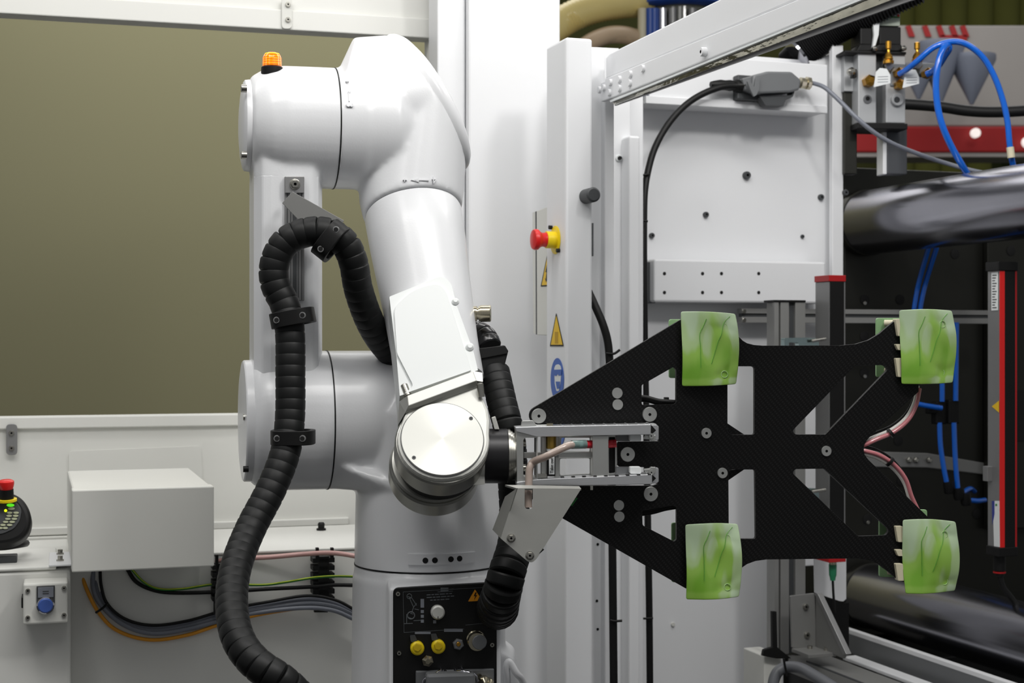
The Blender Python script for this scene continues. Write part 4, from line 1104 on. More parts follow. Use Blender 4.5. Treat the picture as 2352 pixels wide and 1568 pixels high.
# ------------------------------------------------------------------ green backing plates, pegs and film sheets
def film_mat():
    m = bpy.data.materials.new('green_adhesive_film'); m.use_nodes = True
    nt = m.node_tree; b = nt.nodes['Principled BSDF']; N = nt.nodes.new; Lk = nt.links.new
    uv = N('ShaderNodeUVMap'); sep = N('ShaderNodeSeparateXYZ'); Lk(uv.outputs['UV'], sep.inputs[0])
    oi = N('ShaderNodeObjectInfo')
    add = N('ShaderNodeVectorMath'); add.operation = 'ADD'
    cmb = N('ShaderNodeCombineXYZ'); mu = N('ShaderNodeMath'); mu.operation = 'MULTIPLY'; mu.inputs[1].default_value = .35
    Lk(oi.outputs['Random'], mu.inputs[0]); Lk(mu.outputs[0], cmb.inputs[2]); Lk(uv.outputs['UV'], add.inputs[0]); Lk(cmb.outputs[0], add.inputs[1])
    mpp = N('ShaderNodeMapping'); mpp.inputs['Scale'].default_value = (1.5, .8, 1); Lk(add.outputs[0], mpp.inputs['Vector'])
    nz = N('ShaderNodeTexNoise'); nz.inputs['Scale'].default_value = 1.7; nz.inputs['Detail'].default_value = 1.5; Lk(mpp.outputs[0], nz.inputs['Vector'])
    ramp = N('ShaderNodeValToRGB'); ramp.color_ramp.interpolation = 'EASE'
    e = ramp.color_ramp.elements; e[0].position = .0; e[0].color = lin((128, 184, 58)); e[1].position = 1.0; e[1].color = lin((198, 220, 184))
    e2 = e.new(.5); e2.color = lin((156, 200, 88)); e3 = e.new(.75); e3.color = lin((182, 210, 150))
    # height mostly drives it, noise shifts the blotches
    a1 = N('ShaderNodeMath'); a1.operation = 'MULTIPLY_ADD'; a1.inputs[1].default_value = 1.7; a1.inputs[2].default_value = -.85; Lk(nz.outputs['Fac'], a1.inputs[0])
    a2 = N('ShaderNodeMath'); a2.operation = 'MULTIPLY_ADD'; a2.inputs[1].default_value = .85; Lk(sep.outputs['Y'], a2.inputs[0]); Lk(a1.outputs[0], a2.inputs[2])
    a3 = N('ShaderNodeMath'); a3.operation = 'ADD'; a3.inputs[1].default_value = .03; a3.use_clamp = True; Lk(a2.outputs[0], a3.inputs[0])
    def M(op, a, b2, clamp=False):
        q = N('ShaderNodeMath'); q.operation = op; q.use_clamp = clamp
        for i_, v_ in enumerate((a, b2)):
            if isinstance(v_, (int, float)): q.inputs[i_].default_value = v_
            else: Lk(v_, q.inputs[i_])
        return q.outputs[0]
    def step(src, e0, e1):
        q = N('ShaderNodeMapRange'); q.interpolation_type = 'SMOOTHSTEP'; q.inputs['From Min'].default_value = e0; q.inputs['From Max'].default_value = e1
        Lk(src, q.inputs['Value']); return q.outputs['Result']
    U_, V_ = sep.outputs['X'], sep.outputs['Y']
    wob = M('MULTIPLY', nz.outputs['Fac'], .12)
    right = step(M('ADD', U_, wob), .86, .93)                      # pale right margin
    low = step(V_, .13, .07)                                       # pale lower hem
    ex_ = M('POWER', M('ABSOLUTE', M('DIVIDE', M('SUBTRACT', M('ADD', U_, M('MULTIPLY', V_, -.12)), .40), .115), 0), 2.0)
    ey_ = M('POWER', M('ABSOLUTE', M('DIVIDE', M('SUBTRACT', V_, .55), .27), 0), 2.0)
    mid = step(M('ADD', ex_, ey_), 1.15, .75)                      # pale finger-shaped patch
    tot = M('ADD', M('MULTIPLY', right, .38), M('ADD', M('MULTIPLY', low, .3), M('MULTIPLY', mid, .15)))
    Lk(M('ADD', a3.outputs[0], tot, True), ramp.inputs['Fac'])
    Lk(ramp.outputs['Color'], b.inputs['Base Color'])
    b.inputs['Roughness'].default_value = .3; b.inputs['Coat Weight'].default_value = .3
    b.inputs['Subsurface Weight'].default_value = 0
    tr = N('ShaderNodeBsdfTranslucent'); Lk(ramp.outputs['Color'], tr.inputs['Color'])
    mx = N('ShaderNodeMixShader'); mx.inputs[0].default_value = .14
    Lk(b.outputs[0], mx.inputs[1]); Lk(tr.outputs[0], mx.inputs[2]); Lk(mx.outputs[0], nt.nodes['Material Output'].inputs['Surface'])
    return m
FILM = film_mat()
LEAF = mat('film_crease_green', (104, 172, 62), .4)
GRN2 = mat('pale_green_film_edge', (170, 205, 140), .4)
def film(pts, lab, warp, seed):
    """pts: corners tl, tr, br, bl in px"""
    rg = random.Random(seed)
    pf = CPL.up(.012)
    N, M_ = 16, 20
    tl, tr_, br_, bl_ = [Vector(p) for p in pts]
    vs = []; fs = []; uvs = []
    for j in range(M_+1):
        t = j/M_
        for i in range(N+1):
            s = i/N
            p = (tl*(1-s)+tr_*s)*(1-t) + (bl_*(1-s)+br_*s)*t
            p = p + Vector((math.sin(PI*t)*warp[0]*s + math.sin(PI*t)*warp[1]*(1-s), -math.sin(PI*s)*warp[2]*(1-t) + math.sin(PI*s)*1.5*t))
            dz = .006*math.sin(PI*s) + .004*math.sin(PI*t)*s + .0016*math.sin(5*s+3*t+seed) + .0018*math.cos(7*t-4*s+seed*2)
            # crease around the two stuck points
            for (a, b2) in ((.76, .2), (.76, .84)):
                d = math.hypot((s-a)*.75, t-b2); dz -= .0035*math.exp(-(d/.085)**2)
                dz += .0012*math.exp(-d/.25)*math.cos(5*math.atan2(t-b2, s-a)+seed)
            # a lifted fold line
            dz += .0016*math.exp(-((s-.33)/.05)**2)
            vs.append(pf.hit(p.x, p.y)+pf.n*dz); uvs.append((s, 1-t))
    for j in range(M_):
        for i in range(N):
            a = j*(N+1)+i; fs.append((a, a+1, a+N+2, a+N+1))
    o = build('green_film', vs, fs, FILM, None, smooth=180)
    uvl = o.data.uv_layers.new(name='UVMap')
    for l in o.data.loops: uvl.data[l.index].uv = uvs[l.vertex_index]
    so = o.modifiers.new('t', 'SOLIDIFY'); so.thickness = .0008
    ss = o.modifiers.new('s', 'SUBSURF'); ss.levels = 1; ss.render_levels = 1
    tag(o, lab, 'film')
    H = lambda s, t, up=.0: None
    def P3(s, t):
        i = min(N, max(0, round(s*N))); j = min(M_, max(0, round(t*M_)))
        return vs[j*(N+1)+i] + pf.n*.0008
    x = lambda q: tube('crease_line', [P3(*a) for a in q], .0006, LEAF, o, 6, 6)
    x([(.45, .08), (.36, .2), (.33, .32), (.32, .45), (.33, .6), (.34, .75)])
    x([(.88, .06), (.75, .14), (.66, .28), (.62, .42), (.56, .56), (.5, .68)])
    for (a, b2) in ((.76, .2), (.76, .84)):
        vs_, fs_ = ring_mesh('r', .0062, .0007, GRN2, 18, 6)
        me = bpy.data.meshes.new('press_ring'); me.from_pydata(vs_, [], fs_); me.materials.append(GRN2)
        for p_ in me.polygons: p_.use_smooth = True
        c = P3(a, b2)
        inst(me, 'press_ring', Matrix(((pf.u.x, pf.w.x, pf.n.x, c.x), (pf.u.y, pf.w.y, pf.n.y, c.y), (pf.u.z, pf.w.z, pf.n.z, c.z), (0, 0, 0, 1))), o)
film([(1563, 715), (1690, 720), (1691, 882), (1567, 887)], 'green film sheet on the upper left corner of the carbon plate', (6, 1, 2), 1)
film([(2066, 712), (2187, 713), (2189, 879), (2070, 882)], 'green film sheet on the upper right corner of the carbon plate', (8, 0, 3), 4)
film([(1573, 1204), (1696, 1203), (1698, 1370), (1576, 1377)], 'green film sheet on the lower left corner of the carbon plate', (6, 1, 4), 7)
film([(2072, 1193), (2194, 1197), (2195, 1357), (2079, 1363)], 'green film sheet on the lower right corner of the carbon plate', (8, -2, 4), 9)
for i, (x0, y0, x1, y1) in enumerate(((1537, 733, 1660, 868), (2013, 730, 2130, 866), (1543, 1200, 1660, 1337), (2020, 1170, 2130, 1325))):
    pf = CPL.up(-.045)
    pos = ('upper left', 'upper right', 'lower left', 'lower right')[i]
    e = empty('green_pad_holder', pf.hit((x0+x1)/2, (y0+y1)/2), 'pale green backing plate with cream pegs behind the %s corner of the carbon plate' % pos, 'holder')
    slab('backing_plate', pf, rnd([(x0, y0), (x1, y0), (x1, y1), (x0, y1)], 6), .006, GRNP, e, bevel=.001)
    for yy in (y0+12, y1-14):
        c = pf.hit(x0+17, yy)
        c2 = c + CPL.u*.035 - CPL.n*0
        tube('cream_peg', [c + pf.n*.004, c + pf.n*.012 + CPL.u*.012, c + pf.n*.018 + CPL.u*.03], .0062, CREAM, e, 14)
    if i in (1, 3):
        for ya, yb in ((y0+2 if i == 1 else 1208, y0+42 if i == 1 else 1245), (y0+60 if i == 1 else 1262, y0+74 if i == 1 else 1277), (y0+92 if i == 1 else 1294, y1 if i == 1 else 1334)):
            slab('cream_tab', CPL, rnd([(2057, ya), (2074, ya), (2080, yb), (2063, yb)], 3), .016, CREAM, e, up=.009, bevel=.001)
# paired tubes at the right edge of the plate
RT = mat('rose_clear_tube', (196, 120, 125), .2, 0, .1, coat=.4); WT = mat('white_tube', (225, 222, 215), .3)
for k, (pp, lab) in enumerate((([(2112, 892, 2.90), (2104, 930, 2.89), (2085, 965, 2.88), (2052, 992, 2.87), (2015, 1008, 2.86), (1988, 1020, 2.855), (1960, 1030, 2.86)], 'upper bent rose and white tube pair between the right arms of the carbon plate'),
                  ([(1960, 1030, 2.86), (1990, 1036, 2.855), (2022, 1046, 2.86), (2055, 1068, 2.865), (2080, 1100, 2.87), (2094, 1140, 2.875), (2110, 1175, 2.88), (2120, 1200, 2.89)], 'lower bent rose and white tube pair between the right arms of the carbon plate'))):
    s = -1 if k == 0 else 1
    e = empty('tube_pair', T(*pp[3]), lab, 'tube')
    ptube('rose_tube', pp, .0042, RT, e, 12)
    ptube('white_tube', [(a-3*s*0-4, b+ (-6 if k == 0 else 7), c+.004) for a, b, c in pp], .0036, WT, e, 12)
    ptube('black_wire', [(a-6+(2 if k else 0), b-(14 if k == 0 else -4)+(0 if k == 0 else -16), c+.012) for a, b, c in pp], .0022, BLK, e, 8)
    q = T(2048, 993, 2.868) if k == 0 else T(2046, 1062, 2.862)
    d = Vector((.8, 0, .6)) if k == 0 else Vector((.75, 0, -.66))
    lathe('cable_tie', q - d*.002, d, [(-.0025, .0098), (.0025, .0098)], BLK, e, 16)
# ------------------------------------------------------------------ machine side (yaw 19)
YM = 19.0
PO = PF(T(1330, 500, 3.60), YM)
def fbox(name, pf, x0, x1, z0, z1, depth, m, parent, bevel=.003, up=0.0):
    p = pf.up(up) if up else pf
    a = p.loc(p.hit(x0, 784))[0]; b2 = p.loc(p.hit(x1, 784))[0]
    return boxuv(name, p.pt(a, z0-p.p.z), p.u*(b2-a), p.w*(z1-z0), -p.n*depth, m, parent, bevel)
zof = lambda pf, x, y: pf.hit(x, y).z
post = empty('machine_post', (.16, 3.68, 0), 'tall white square machine post carrying the stop button and warning signs', 'post')
fbox('post_body', PO, 1300, 1361, 0, zof(PO, 1330, 87), .135, MWHITE, post, .006)
rect('door_gap_seal', PO, 1361, 512, 1363.5, 588, .01, GRY, post, up=-.01)
kb = disc('round_knob', PO, 1346, 451, 17, .05, DGRY, None, 32, .08)
tag(kb, 'round black knob near the top of the white machine post', 'knob')
# side face of the post (signs, stop button)
SD = PF(PO.hit(1299.5, 784), n=(-math.cos(math.radians(YM)), -math.sin(math.radians(YM)), 0))
es = empty('stop_button', SD.hit(1272, 551), 'red mushroom emergency stop button with yellow collar on the post side', 'button')
q = SD.hit(1276, 551)
lathe('yellow_disc', q, SD.n, [(0, .034), (.0015, .034), (.002, .033)], YEL, es, 40)
lathe('yellow_collar', q, SD.n, [(.001, .0205), (.024, .0205), (.025, .0195)], YEL, es, 32)
lathe('red_mushroom', q, SD.n, [(.024, .0175), (.034, .0165), (.040, .019), (.046, .0245), (.053, .0252), (.057, .023), (.059, .014), (.0595, .002)], RED, es, 36)
for dy, dd in ((-31, -.025), (26, .027)):
    lathe('disc_screw', q + Vector((0, 0, -dy/FPX*3.6)) + SD.u*dd, SD.n, [(0, .005), (.008, .005)], BLK, es, 10)
def sign_tri(pf, pts, lab, sym=True, parent=None, mname=SIGNY):
    o = slab('warning_sign', pf, rnd(pts, 1.2), .001, BLK, parent, up=.001)
    c = (sum(p[0] for p in pts)/3, sum(p[1] for p in pts)/3)
    slab('yellow_field', pf, [(c[0]+(p[0]-c[0])*.83, c[1]+(p[1]-c[1])*.86) for p in pts], .0008, mname, o, up=.0018)
    return o, c
o, c = sign_tri(SD, [(1277, 719), (1262.5, 795), (1294, 795)], '')
slab('symbol', SD, [(c[0]-3.5, c[1]-8), (c[0]+4, c[1]-8), (c[0]+4, c[1]+19), (c[0]-3.5, c[1]+19)], .0004, mat('ochre_print', (190, 150, 30), .6), o, up=.0022)
tag(o, 'yellow triangular warning sign lower down on the side of the white post', 'sign')
el = [(1279.5+15*math.cos(i*PI/16), 871+49*math.sin(i*PI/16)) for i in range(32)]
o = slab('goggles_sign', SD, el, .001, SIGNB, None, up=.001); tag(o, 'blue oval looking eye protection sign on the side of the white post', 'sign')
slab('head_symbol', SD, rnd([(1273, 845), (1276, 838), (1282, 836), (1287, 840), (1289, 850), (1287, 880), (1283, 898), (1278, 898), (1274, 880)], 2), .0006, PRINT, o, up=.0016)
slab('goggles_symbol', SD, rnd([(1272, 849), (1290, 848), (1289, 861), (1283, 863), (1281, 858), (1278, 863), (1273, 862)], 1), .0006, SIGNB, o, up=.0024)
slab('mouth_symbol', SD, rnd([(1276, 876), (1286, 876), (1284, 892), (1279, 893)], 1), .0006, SIGNB, o, up=.0024)
el = [(1284+14*math.cos(i*PI/16), 985+40*math.sin(i*PI/16)) for i in range(32)]
o = slab('mandatory_sign', SD, el, .001, SIGNB, None, up=.001); tag(o, 'blue sign lower on the post, partly hidden by the gripper frame', 'sign')
slab('inner_symbol', SD, [(1284+6*math.cos(i*PI/8), 985+18*math.sin(i*PI/8)) for i in range(16)], .0006, PRINT, o, up=.0016)
# junction cabinet behind the post
CB = PF(T(1262, 620, 3.74), n=SD.n)
cab = empty('wall_cabinet', CB.hit(1250, 620), 'flat pale wall cabinet half hidden behind the machine post', 'cabinet')
slab('cabinet_side', CB, [(1232, 484), (1275, 467), (1275, 771), (1233, 769)], .07, BOXW, cab, bevel=.002)
slab('cabinet_seam', CB, [(1229.5, 486), (1231.8, 485), (1233, 768), (1230.8, 768)], .04, DGRY, cab, up=-.001)
slab('back_plate', CB, [(1223, 488), (1229.5, 486), (1231, 768), (1225, 764)], .05, BOXW, cab, up=-.002)
o, c = sign_tri(CB, [(1256, 587), (1241.5, 658), (1274, 657)], '')
slab('bolt_symbol', CB, [(1256, 607), (1252.5, 625), (1255.2, 624), (1253.5, 640), (1251.8, 639), (1254, 648), (1257, 640), (1255.3, 640), (1258, 620), (1255.5, 621), (1257.5, 607)], .0006, BLK, o, up=.0024)
tag(o, 'yellow high voltage triangle sign on the pale wall cabinet', 'sign')

# door frame and beam
DFp = PF(T(1385, 500, 3.74), YM)
df = empty('door_frame', (.3, 3.8, 0), 'white machine door frame standing right of the post', 'frame')
zt1 = zof(DFp, 1370, 110)
fbox('outer_panel', DFp, 1350, 1390, 0, zt1, .10, MWHITE, df, .003, up=-.004)
fbox('frame_strip', DFp, 1389, 1411, 0, zof(DFp, 1400, 190), .10, MWHITE, df, .003, up=.02)
IJ = PF(T(1430, 500, 4.02), YM)
fbox('inner_jamb', IJ, 1395, 1449, 0, zof(IJ, 1430, 190), .05, MWHITE, df, .003)
fbox('inner_jamb_fold', IJ, 1445, 1471, 0, zof(IJ, 1460, 318), .06, MWHITE, df, .006, up=.05)
fbox('jamb_return', IJ, 1440, 1478, 0, zof(IJ, 1460, 120), .1, MWHITE, df, .003, up=-.03)
inst(bolt_mesh('jamb_screw', .009, .005, PRINT, False, 20), 'jamb_screw', on(IJ, 1420.5, 363.5), df)
inst(bolt_mesh('jamb_screw_core', .0052, .012, BLK, False, 16), 'jamb_screw_core', on(IJ, 1421, 363.5), df)
HB = PF(T(1385, 200, 3.70), n=SD.n)
beam = empty('door_beam', HB.hit(1600, 120), 'long white sloping looking door beam running across the upper right', 'beam')
slab('upper_face', HB, [(1391, 182), (1391, 132), (1400, 122), (1421, 112), (1649, 0), (2300, -320), (2300, -195)], .016, MWHITE, beam, bevel=.004)
slab('beam_core', HB, [(1395, 176), (1395, 136), (1423, 116), (1651, 4), (2300, -314), (2300, -215)], .10, MWHITE, beam, up=-.014)
slab('lower_face', HB, [(1381, 234), (1385, 200), (1391, 180), (1830, 0.5), (2300, -193), (2300, -135), (1959, 1)], .012, MWHITE, beam, up=.006, bevel=.002)
slab('end_cover', DFp, [(1355, 108), (1421, 111), (1421, 200), (1355, 200)], .05, MWHITE, beam, up=-.03)
STR = mat('polished_steel_strip', (150, 148, 138), .1, 1, .45, 9, .6, 14, stretch=(6, 1, 6))
slab('edge_highlight', HB, [(1400, 231), (1959, 3), (2300, -133), (2300, -129), (1959, 8), (1402, 235)], .006, PRINT, beam, up=.008)  # white strip painted in as the highlight along the beam's lower edge
slab('chrome_strip', HB, [(1403, 233), (1959, 6), (2300, -130), (2300, -98), (2010, 14), (1412, 240)], .004, STR, beam, up=.002)
slab('grey_underside', HB, [(1410, 236), (2005, 8), (2300, -108), (2300, -62), (2090, 2), (1412, 243)], .004, mat('grey_rubber_seal', (150, 150, 152), .35, .1), beam, up=-.006)
rv = bolt_mesh('rivet', .0085, .006, MWHITE, False, 16)
for q in ((1384, 207), (1394, 202), (1407, 213), (1409, 190), (1430, 183), (1430, 203), (1455, 171), (1454, 191), (1484, 158)):
    inst(rv, 'rivet', on(HB, q[0], q[1], .006), beam)
inst(bolt_mesh('rivet', .010, .012, MWHITE, True, 16), 'rivet', on(HB, 1627, 120, .006), beam)

# white inner machine panel
MP = PF(T(1700, 400, 4.45), YM)
mpn = empty('machine_bulkhead', (1.0, 4.5, 0), 'big white inner machine panel with dark screw holes', 'panel')
zfl = -MP.p.z
u1480 = MP.loc(MP.hit(1470, 784))[0]; u1937 = MP.loc(MP.hit(1937, 784))[0]; u1790 = MP.loc(MP.hit(1800, 784))[0]
zt2 = zof(MP, 1700, 124)-MP.p.z; zt3 = zof(MP, 1935, 109)-MP.p.z
u1872 = MP.loc(MP.hit(1872, 784))[0]; zmid = zof(MP, 1850, 1300)-MP.p.z
slab('panel_sheet', MP, [(u1480, zfl), (u1790, zfl), (u1790, zmid), (u1937, zmid), (u1937, zt3), (u1872, zt2-.005), (u1480, zt2)], .03, MWHITE, mpn, px=False, bevel=.003)
fbox('panel_right_edge', MP, 1912, 1937, zof(MP, 1930, 640), zof(MP, 1930, 112), .02, MWHITE, mpn, .002, up=.05)
ld = fbox('upper_ledge', MP, 1492, 1901, zof(MP, 1700, 262), zof(MP, 1700, 153), .11, MWHITE, mpn, .003, up=.11)
fbox('ledge_lip', MP, 1484, 1901, zof(MP, 1700, 265), zof(MP, 1700, 248), .02, MWHITE, mpn, .002, up=.118)
fbox('ledge_backing', MP, 1474, 1500, zof(MP, 1485, 240), zof(MP, 1485, 215), .06, mat('dark_navy', (35, 42, 70), .4), mpn, .001, up=.1)
gb = fbox('lower_box_section', MP, 1503, 1897, zof(MP, 1700, 697), zof(MP, 1700, 602), .08, MWHITE, mpn, .006, up=.09)
fbox('box_dark_end', MP, 1476, 1506, zof(MP, 1490, 697), zof(MP, 1490, 604), .06, DGRY, mpn, .002, up=.06)
P9 = MP.up(.09)
for x in (1526, 1613.5, 1657, 1742.5):
    for y in (628, 671.5):
        inst(HOLE_ME, 'hole', on(P9, x, y, .0004), mpn)
hm = bolt_mesh('panel_plug', .0105, .012, DGRY, True, 18)
for x, y, s in ((1713, 403, 1.1), (1620, 493, .8), (1842, 543, .55), (1496, 541, .75), (1884, 453, .85)):
    inst(hm, 'panel_plug', on(MP, x, y, 0) @ Matrix.Scale(s, 4), mpn)
inst(hm, 'panel_plug', on(MP, 1919.5, 446, .05) @ Matrix.Scale(.85, 4), mpn)
inst(bolt_mesh('panel_stud', .006, .006, BOXW, False, 14), 'panel_stud', on(MP, 1545, 1433, 0), mpn)
for q in ((1372, 1380), (1374, 1445), (1374, 1250)):
    inst(HOLE_ME, 'hole', on(DFp, q[0], q[1], -.003) @ Matrix.Scale(.7, 4), df)

# grey connector on the ledge
CNp = MP.up(.11)
con = empty('cable_connector', CNp.hit(1780, 200), 'grey industrial plug connector clipped to the white ledge', 'connector')
rect('mount_base', CNp, 1694, 171, 1745, 231, .03, DGRY, con, .004, up=.03)
slab('hood', CNp, rnd([(1730, 172), (1764, 163), (1819, 164), (1841, 183), (1837, 206), (1816, 212), (1738, 215), (1728, 200)], 4), .055, GRY, con, up=.065, bevel=.006)
slab('hood_flap', CNp, [(1705, 180), (1764, 164), (1768, 205), (1738, 215), (1712, 206)], .04, GRY, con, up=.055, bevel=.003)
slab('locking_lever', CNp, rnd([(1736, 178), (1746, 178), (1744, 205), (1738, 218), (1732, 222), (1724, 206), (1716, 186), (1722, 184), (1733, 200)], 2), .006, GRY, con, up=.074, bevel=.001)
slab('lever_pad', CNp, rnd([(1746, 222), (1820, 218), (1818, 205), (1826, 207), (1822, 222), (1804, 230), (1800, 244), (1758, 243)], 3), .03, DGRY, con, up=.05, bevel=.002)
g0 = CNp.up(.04).hit(1838, 190)
lathe('cable_gland', g0, CNp.u, [(0, .016), (.010, .016), (.011, .013), (.018, .013), (.019, .0185), (.030, .0185), (.032, .012)], NICKEL, con, 8)
b0 = CNp.up(.03).hit(1702, 198)
lathe('black_gland', b0, -CNp.u, [(0, .018), (.02, .018), (.022, .014), (.035, .016), (.05, .014), (.065, .015), (.085, .011), (.095, .008)], BLK, con, 20)
o = ptube('grey_cable', [(1858, 190, 4.36), (1875, 193, 4.34), (1897, 203, 4.32), (1932, 235, 4.30), (1967, 270, 4.28), (2005, 302, 4.28), (2049, 329, 4.30), (2108, 353, 4.35), (2167, 373, 4.4), (2240, 393, 4.4), (2320, 405, 4.4), (2380, 410, 4.4)], .0062, GCAB, None, 12)
tag(o, 'light grey cable sagging from the plug connector to the right', 'cable')
bk = ptube('black_conduit', [(1712, 196, 4.28), (1690, 197, 4.28), (1652, 201, 4.26), (1604, 221, 4.24), (1565, 250, 4.22), (1530, 292, 4.20), (1504, 340, 4.18), (1489, 390, 4.16), (1481, 440, 4.14), (1479, 500, 4.13), (1479, 620, 4.12), (1481, 800, 4.12), (1485, 1000, 4.12), (1488, 1200, 4.12), (1491, 1380, 4.12), (1493, 1600, 4.12), (1494, 1800, 4.12)], .0093, BLK, None, 16)
tag(bk, 'black conduit curving from the plug connector down beside the white panel', 'cable')
b2 = ptube('black_conduit', [(1352, 670, 3.70), (1368, 705, 3.68), (1385, 745, 3.67), (1396, 785, 3.67), (1400, 830, 3.67), (1402, 900, 3.67), (1404, 1000, 3.67), (1406, 1200, 3.67), (1408, 1400, 3.67), (1410, 1600, 3.67), (1412, 1800, 3.67)], .0098, BLK, None, 16)
tag(b2, 'thick black cable coming out behind the post and dropping down the frame', 'cable')
def tie(pp, Y, lab):
    e = ptube('cable_tie', [(a, b3, Y) for a, b3 in pp], .003, BLK, None, 8); tag(e, lab, 'cable tie')
tie([(1460, 503), (1472, 506), (1488, 508)], 4.10, 'black cable tie on the conduit level with the stop button')
tie([(1468, 400), (1476, 402), (1492, 400)], 4.14, 'black cable tie near the top bend of the black conduit')
tie([(1392, 811), (1410, 812), (1424, 803)], 3.655, 'black cable tie on the thick cable just above the carbon plate')
tie([(1402, 1424), (1412, 1426), (1429, 1425)], 3.655, 'black cable tie low on the thick black cable')
tie([(1470, 1420), (1482, 1420), (1500, 1419)], 4.10, 'black cable tie low on the black conduit')

# ------------------------------------------------------------------ aluminium uprights and light curtains
AP = PF(T(1800, 1000, 4.22), YM)
alu = empty('aluminium_upright', (1.0, 4.25, 0), 'grey slotted aluminium upright profile in front of the white panel', 'profile')
PROF = mat('anodised_profile', (150, 150, 148), .45, .5, .05, 10)
z0 = zof(AP, 1800, 1500); z1 = zof(AP, 1800, 694)
fbox('upright_body', AP, 1779, 1850, z0, z1, .045, PROF, alu, .001)
for x0, x1 in ((1771, 1789), (1793, 1812), (1827, 1850)):
    fbox('profile_rib', AP, x0+8 if x0 == 1771 else x0, x1, z0, z1, .012, PROF, alu, .0008, up=.012)
fbox('profile_slot', AP, 1813, 1826, z0, z1, .004, DGRY, alu, 0, up=.001)
fbox('top_cap', AP, 1778, 1851, z1, z1+.006, .06, BLK, alu, .001, up=.014)
HR = PF(T(1800, 730, 4.42), YM)
hr = empty('cross_rail', HR.hit(1900, 725), 'grey horizontal aluminium rail behind the uprights', 'profile')
for ya, yb, mm_ in ((709, 720, PROF), (720, 728, DGRY), (728, 741, PROF)):
    fbox('rail_rib' if mm_ is PROF else 'rail_slot', HR, 1704, 2280, zof(HR, 1800, yb), zof(HR, 1800, ya), .03 if mm_ is PROF else .02, mm_, hr, .0006, up=0 if mm_ is PROF else -.006)
for y_ in (715, 735):
    disc('rail_end_screw', HR, 1708, y_, 5, .006, STEEL, hr, 10)
LC = PF(T(1900, 900, 4.15), YM)
lc = empty('light_curtain', LC.hit(1910, 1280), 'black light curtain post with red cap beside the white panel', 'sensor')
z0 = zof(LC, 1910, 1281); z1 = zof(LC, 1910, 646)
fbox('curtain_body', LC, 1905, 1942, z0, z1, .075, SILV, lc, .0015)
fbox('black_window', LC, 1907, 1939, z0+.002, z1, .004, BLK, lc, .0008, up=.003)
fbox('red_cap', LC, 1904, 1943, z1, z1+.017, .078, DRED, lc, .001, up=.004)
fbox('red_foot', LC, 1904, 1943, z0-.012, z0, .078, DRED, lc, .001, up=.004)
g = LC.hit(1918, 1286) + Vector((0, .03, 0))
lathe('plug_nut', g, (0, 0, -1), [(0, .010), (.016, .010)], NICKEL, lc, 12)
lathe('green_plug', g, (0, 0, -1), [(.016, .011), (.045, .0105), (.052, .008), (.06, .007)], TEAL, lc, 16)
tube('plug_cable', [g+Vector((0, 0, -.06)), g+Vector((.002, 0, -.10)), g+Vector((.006, 0, -.15))], .0035, BLK, lc, 8)
wp = PF(T(1900, 1350, 4.30), YM)
o = slab('white_plate', wp, [(1870, 1255), (1944, 1255), (1944, 1375), (1937, 1381), (1928, 1380), (1872, 1361)], .006, MWHITE, None, bevel=.001)
tag(o, 'small white plate behind the green cable plug under the carbon plate', 'plate')
# clamps gripping the curtain to the upright
for y, nm in ((783, 'upper'), (1128, 'lower')):
    K = PF(T(1840, y, 4.12), YM)
    e = empty('clamp_bracket', K.hit(1840, y), 'shiny zinc clamp between upright and light curtain, %s one' % nm, 'bracket')
    slab('clamp_plate', K, rnd([(1802, y-7), (1850, y-8), (1880, y-6), (1882, y+16), (1836, y+18), (1834, y+4), (1812, y+3), (1812, y+14), (1802, y+14)], 3), .02, mat('zinc_plated_steel', (170, 190, 190), .2, 1, .15, 20), e, bevel=.001)
    tube('clamp_screw', [K.hit(1860, y)+K.n*.01, K.hit(1890, y-5)+K.n*.014], .0045, STEEL, e, 10)

# right light curtain
RC = PF(T(2310, 900, 4.0), YM)
rc = empty('light_curtain', RC.hit(2315, 1280), 'tall black and red light curtain post at the right edge', 'sensor')
z0 = zof(RC, 2310, 1258); z1 = zof(RC, 2310, 620)
fbox('curtain_body', RC, 2296, 2336, z0, z1, .05, SILV, rc, .001)
fbox('red_stripe', RC, 2297, 2308, z0, z1, .003, RED, rc, .0005, up=.0025)
fbox('black_window', RC, 2308, 2332, z0, z1, .003, BLK, rc, .0005, up=.0025)
fbox('red_stripe', RC, 2332, 2336, z0, z1, .003, DRED, rc, .0005, up=.0025)
fbox('top_cap', RC, 2293, 2339, z1-.002, z1+.022, .055, BLK, rc, .002, up=.006)
fbox('bottom_cap', RC, 2294, 2339, z0-.022, z0+.002, .055, BLK, rc, .002, up=.006)
RS = PF(RC.hit(2295.5, 784), n=SD.n)
slab('spec_label', RS, [(2277, 626), (2292, 624), (2292, 712), (2277, 713)], .0008, PRINT, rc, up=.001)
for i in range(13):
    y = 631+i*6.2
    slab('label_line', RS, [(2279, y), (2289-(i % 3)*2, y-.3), (2289-(i % 3)*2, y+2), (2279, y+2.3)], .0004, DGRY, rc, up=.0014)
s_ = slab('warning_diamond', RS, [(2278, 933), (2294, 920), (2294, 947)], .0008, SIGNY, rc, up=.001)
slab('white_sticker', RS, [(2280, 1150), (2295, 1150), (2296, 1256), (2283, 1254)], .0008, PRINT, rc, up=.001)
slab('blue_edge', RS, [(2278, 1150), (2284, 1150), (2284, 1180), (2279, 1205)], .0006, mat('sticker_blue', (50, 60, 140), .5), rc, up=.0016)
slab('green_dot', RS, [(2288+2.2*math.cos(i), 1159+3*math.sin(i)) for i in range(6)], .0005, GNC, rc, up=.0018)
g = RC.hit(2304, 1265) + Vector((0, .03, -.01))
